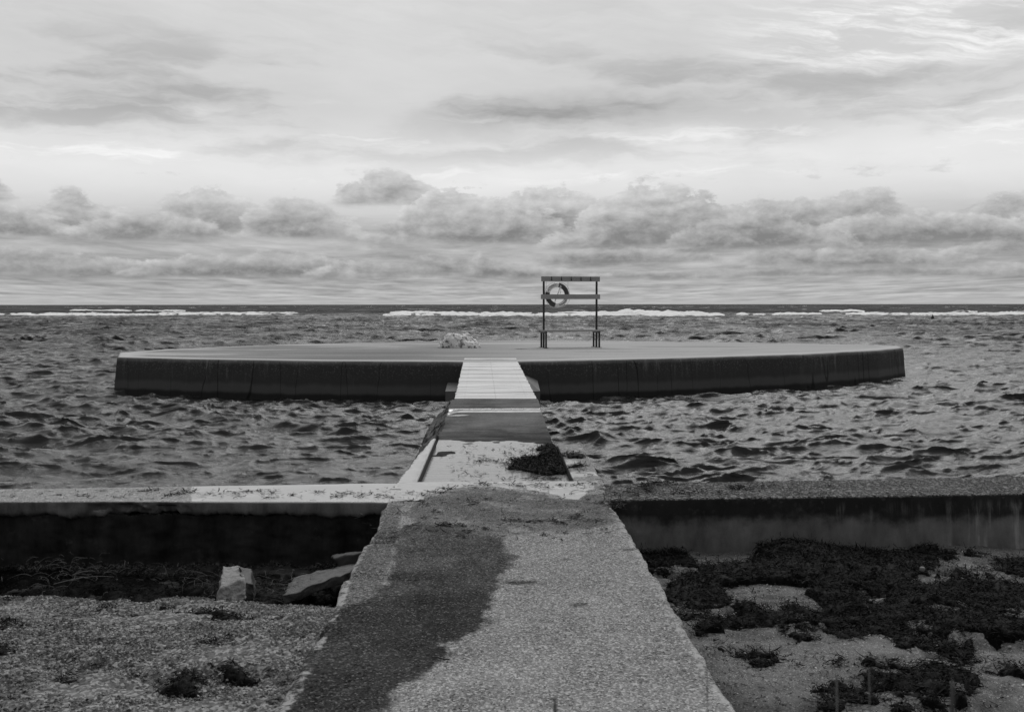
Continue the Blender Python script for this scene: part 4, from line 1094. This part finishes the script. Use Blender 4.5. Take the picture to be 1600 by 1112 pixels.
# rounded stones in the broken left edge of the walkway
# a few single stones one can point at
M_pale = mat_plain('pale stone', .42, .7, 30., .25, .002)
def single(px, py, z, d, mat, seed, label, name='stone', sub_=3, rough=.2):
    x, y = at(px, py, z); o = lump(name, (x, y, z), d, mat, seed, sub_, rough, False, seed * .7); tag(o, label, 'stone'); return o
single(203, 980.5, -.10, (.035, .03, .026), M_pale, 3, 'single pale round pebble in the middle of the left gravel')
single(1441, 888.5, -.37, (.038, .035, .035), mat_plain('grey stone', .2, .8, 30., .3, .002), 4, 'pale round stone sitting on the seaweed right of the walkway')
M_conc = mat_plain('broken concrete', .10, .85, 20., 1.1, .03)
M_conc2 = mat_plain('broken concrete pale', .24, .85, 20., 1.0, .03)

# ------------------------------------------------------------------ broken concrete in the ditch
def chunk(name, verts, faces, mat, seed, label, cat='concrete block', amp=.03, tri=False):
    import bmesh
    me = bpy.data.meshes.new(name); me.from_pydata(verts, [], faces); bm = bmesh.new(); bm.from_mesh(me)
    bmesh.ops.recalc_face_normals(bm, faces=bm.faces); 
    if tri: bmesh.ops.triangulate(bm, faces=bm.faces)
    bmesh.ops.subdivide_edges(bm, edges=bm.edges, cuts=(5 if tri else 14), use_grid_fill=True)
    bmesh.ops.smooth_vert(bm, verts=bm.verts, factor=.5, use_axis_x=True, use_axis_y=True, use_axis_z=True)
    P_ = np.array([v.co[:] for v in bm.verts]); d = np.stack([fbm(P_[:, 0] * 9 + k * 7, P_[:, 1] * 9, P_[:, 2] * 9, o=5, g=.6, seed=seed + k) for k in range(3)], 1) * amp
    for v_, q in zip(bm.verts, P_ + d): v_.co = q
    bm.to_mesh(me); bm.free(); me.materials.append(mat)
    for p in me.polygons: p.use_smooth = True
    o = bpy.data.objects.new(name, me); COL.objects.link(o); tag(o, label, cat); return o
def hexa(b4, t4):
    V = list(b4) + list(t4); return V, [(0, 1, 2, 3), (4, 5, 6, 7), (0, 1, 5, 4), (1, 2, 6, 5), (2, 3, 7, 6), (3, 0, 4, 7)]
def at3(px, py, D):
    d = CRn @ np.array([(px - 800) / FPX, (556 - py) / FPX, -1.0]); t_ = D / d[1]; return (d[0] * t_, D, CAM_H + d[2] * t_)
V, F = hexa([at3(337, 945, 6.35), at3(384, 940, 6.35), at3(378, 905, 7.0), at3(348, 905, 7.0)], [at3(341, 920, 6.38), at3(383, 906, 6.42), at3(373, 884, 7.0), at3(350, 883, 7.0)])
chunk('concrete_stump', V, F, M_conc2, 5, 'pale broken concrete stump standing at the edge of the gravel', amp=.035)
V, F = hexa([at3(384, 925, 6.45), at3(400, 932, 6.5), at3(398, 905, 6.9), at3(376, 900, 6.9)], [at3(380, 905, 6.5), at3(396, 912, 6.5), at3(390, 886, 6.9), at3(372, 884, 6.9)])
chunk('concrete_block', V, F, mat_plain('wet stone', .03, .6), 7, 'dark rough block leaning against the pale concrete stump', amp=.03)
top4 = [np.array(at3(440, 932, 6.15)), np.array(at3(545, 893, 6.15)), np.array(at3(562, 877, 7.3)), np.array(at3(458, 903, 7.1))]
V, F = hexa([tuple(p - np.array([0, -.02, .06])) for p in top4], [tuple(p) for p in top4])
chunk('concrete_slab', V, F, M_conc, 9, 'tilted broken concrete slab leaning against the left side of the walkway')
V, F = hexa([at3(548, 905, 7.2), at3(590, 900, 7.2), at3(590, 890, 7.8), at3(545, 890, 7.8)], [at3(520, 872, 7.2), at3(572, 862, 7.2), at3(575, 862, 7.8), at3(520, 866, 7.8)])
chunk('concrete_block', V, F, mat_plain('wet corner stone', .03, .75), 17, 'dark rubble block in the corner between left seawall and walkway', amp=.03)
o = single(446, 988, -.14, (.26, .16, .10), mat_plain('buried stone', .10, .85, 20., .5, .006), 8, 'grey half buried stone in the gravel beside the walkway', 'stone', 4, .3)

def rubble():
    rs = np.random.RandomState(17); parts = []
    import bmesh
    bm = bmesh.new(); bmesh.ops.create_icosphere(bm, subdivisions=3, radius=1.0); U = np.array([v.co[:] for v in bm.verts]); UF = np.array([[v.index for v in f_.verts] for f_ in bm.faces]); bm.free()
    for i in range(150):
        x = rs.uniform(-5.2, -1.0); y = rs.uniform(6.55, 8.0) if rs.rand() < .5 else rs.uniform(7.6, 8.05); sz = rs.uniform(.015, .07) * (1.3 if y > 7.6 else .9)
        V = np.sign(U) * np.abs(U) ** .6; V = V * (1 + .75 * fbm(V[:, 0] * 1.7 + i * 3.1, V[:, 1] * 1.7, V[:, 2] * 1.7, o=4, g=.6, seed=i))[:, None]
        V = V * np.array([sz * rs.uniform(.8, 1.6), sz * rs.uniform(.7, 1.2), sz * rs.uniform(.5, .9)]); a = rs.uniform(0, 6.28); c_, s_ = math.cos(a), math.sin(a)
        V = np.stack([V[:, 0] * c_ - V[:, 1] * s_ + x, V[:, 0] * s_ + V[:, 1] * c_ + y, V[:, 2] + float(ground_z(np.array([x]), np.array([y]))[0]) + sz * .2], 1); parts.append((V, UF))
    o = np_mesh('rubble', *join(parts), mat_plain('wet rubble', .032, .85, 12., .9, .02)); tag(o, 'dark broken rubble along the foot of the left seawall', 'rubble', kind='stuff')
rubble()

# ------------------------------------------------------------------ twigs, roots and grass
def twigs():
    rs = random.Random(4); mb = MB()
    for (px, py, D, n, L, up) in [(105, 905, 6.6, 40, .18, .8), (70, 880, 7.3, 20, .14, .8), (100, 878, 7.5, 20, .12, .9), (320, 905, 6.9, 26, .20, 1.0), (440, 915, 6.5, 34, .22, .6), (410, 925, 6.4, 22, .2, .5), (240, 895, 7.2, 14, .12, .8), (480, 900, 6.9, 12, .15, .8), (155, 895, 7.0, 14, .15, .8)]:
        c = Vector(at3(px, py, D))
        for _ in range(n):
            p = c + Vector((rs.gauss(0, .16), rs.gauss(0, .12), rs.gauss(0, .02))); a = rs.uniform(0, 6.28); e = rs.uniform(-.1, up); l = L * rs.uniform(.3, 1.)
            pts = []; 
            for k in range(6):
                pts.append(p.copy()); p = p + Vector((math.cos(a) * math.cos(e), math.sin(a) * math.cos(e), math.sin(e))) * l / 5; a += rs.gauss(0, .35); e -= rs.uniform(.05, .45)
            mb.tube(pts, [.0016 * (1 - k * .15) for k in range(6)], 4)
    o = mb.build('roots_and_twigs', mat_plain('dry roots', .10, .8, 9., .8, .0005), smooth=True); tag(o, 'tangle of thin dry roots and twigs in the hollow below the left seawall', 'twigs', kind='stuff')
twigs()
M_straw = mat_plain('dry stalk', .20, .7, 40., .3, .0005)
def pale_stalk(px, py, D, L, lean, label):
    p = Vector(at3(px, py, D)); mb = MB(); pts = [p + Vector((lean * q, .1 * q, math.sin(q * 2.2) * .10)) * L * 3 for q in [i / 7 for i in range(8)]]
    mb.tube(pts, [.003 * (1 - i * .09) for i in range(8)], 5); o = mb.build('dry_stalk', M_straw, smooth=True); tag(o, label, 'stalk'); return o
pale_stalk(84, 912, 6.5, .14, .9, 'pale bent dry stalk arching over the dark weed below the left seawall')
pale_stalk(113, 898, 6.6, .08, .6, 'short pale dry stalk right of the arching one below the left seawall')
def stick():
    a = at(687, 1031, 0); pts = [(a[0] - .035, a[1] + .02, .006), (a[0] - .01, a[1] + .012, .010), (a[0] + .015, a[1] - .004, .008), (a[0] + .045, a[1] - .012, .007)]
    mb = MB(); mb.tube(pts, .004, 6); o = mb.build('twig', mat_plain('dark twig', .02, .6), smooth=True); tag(o, 'small dark twig lying at the edge of the wet stain on the walkway', 'twig')
stick()
# blurred grass stalks close to the camera
M_gr = mat_plain('grass stalk', .13, .7, 40., .3, .0005); M_gd = mat_plain('dark grass stalk', .035, .7, 40., .3, .0005); M_gc = mat_plain('grey grass stalk', .08, .7, 40., .3, .0005)
def stalk(px_t, py_t, px_b, D, mat, r0, label, head=False):
    tip = Vector(at3(px_t, py_t, D)); foot = Vector(at3(px_b, 1300, D)); gz = float(ground_z(np.array([foot.x]), np.array([foot.y]))[0])
    foot = Vector((foot.x, foot.y, gz - .01)); pts = [foot.lerp(tip, i / 9) + Vector((math.sin(i * .35) * .006, 0, 0)) for i in range(10)]
    rad = [r0 * (1 - .055 * i) for i in range(10)]
    e = empty('grass_stalk', foot); tag(e, label, 'grass', 'grass stalks close to the camera')
    mb = MB(); mb.tube([p - foot for p in pts], rad, 6); mb.build('stem', mat, e, True)
    if head:
        mb = MB(); d = (tip - pts[-2]).normalized(); mb.tube([tip - foot - d * .0, tip - foot + d * .012, tip - foot + d * .028, tip - foot + d * .042], [r0, r0 * 1.7, r0 * 1.5, r0 * .4], 8); mb.build('seed_head', mat, e, True)
stalk(1307, 1050, 1330, 1.25, M_gr, .0020, 'blurred pale grass stalk in the right foreground, left one of two')
stalk(1358, 1048, 1376, 1.35, M_gr, .0014, 'blurred thin grass stalk right of the paler one in the right foreground')
stalk(1104, 1040, 1124, 1.5, M_gd, .0014, 'thin dark grass stalk crossing the right edge of the walkway')
stalk(868, 1140, 886, 1.15, M_gr, .0016, 'blurred dark grass tip at the bottom middle of the walkway', True)
stalk(606, 1084, 628, 1.2, M_gc, .0014, 'faint dark grass tip at the bottom left of the walkway')
stalk(1488, 1114, 1480, 1.15, M_gc, .0016, 'blurred dark grass head over the seaweed in the right foreground', True)
def fine_grass():
    rs = np.random.RandomState(9); n = 700
    x = rs.normal(1.75, .35, n); y = rs.normal(4.45, .35, n); m = x > 1.05; x, y = x[m], y[m]; z = ground_z(x, y)
    V = ribbons(x, y, z, .03, .09, .0012, .003, 4, .0, 12); o = np_mesh('dry_grass', *V, mat_plain('dry fine grass', .06, .8)); tag(o, 'sparse fine dry grass on the sand right of the walkway', 'grass', kind='stuff')
fine_grass()
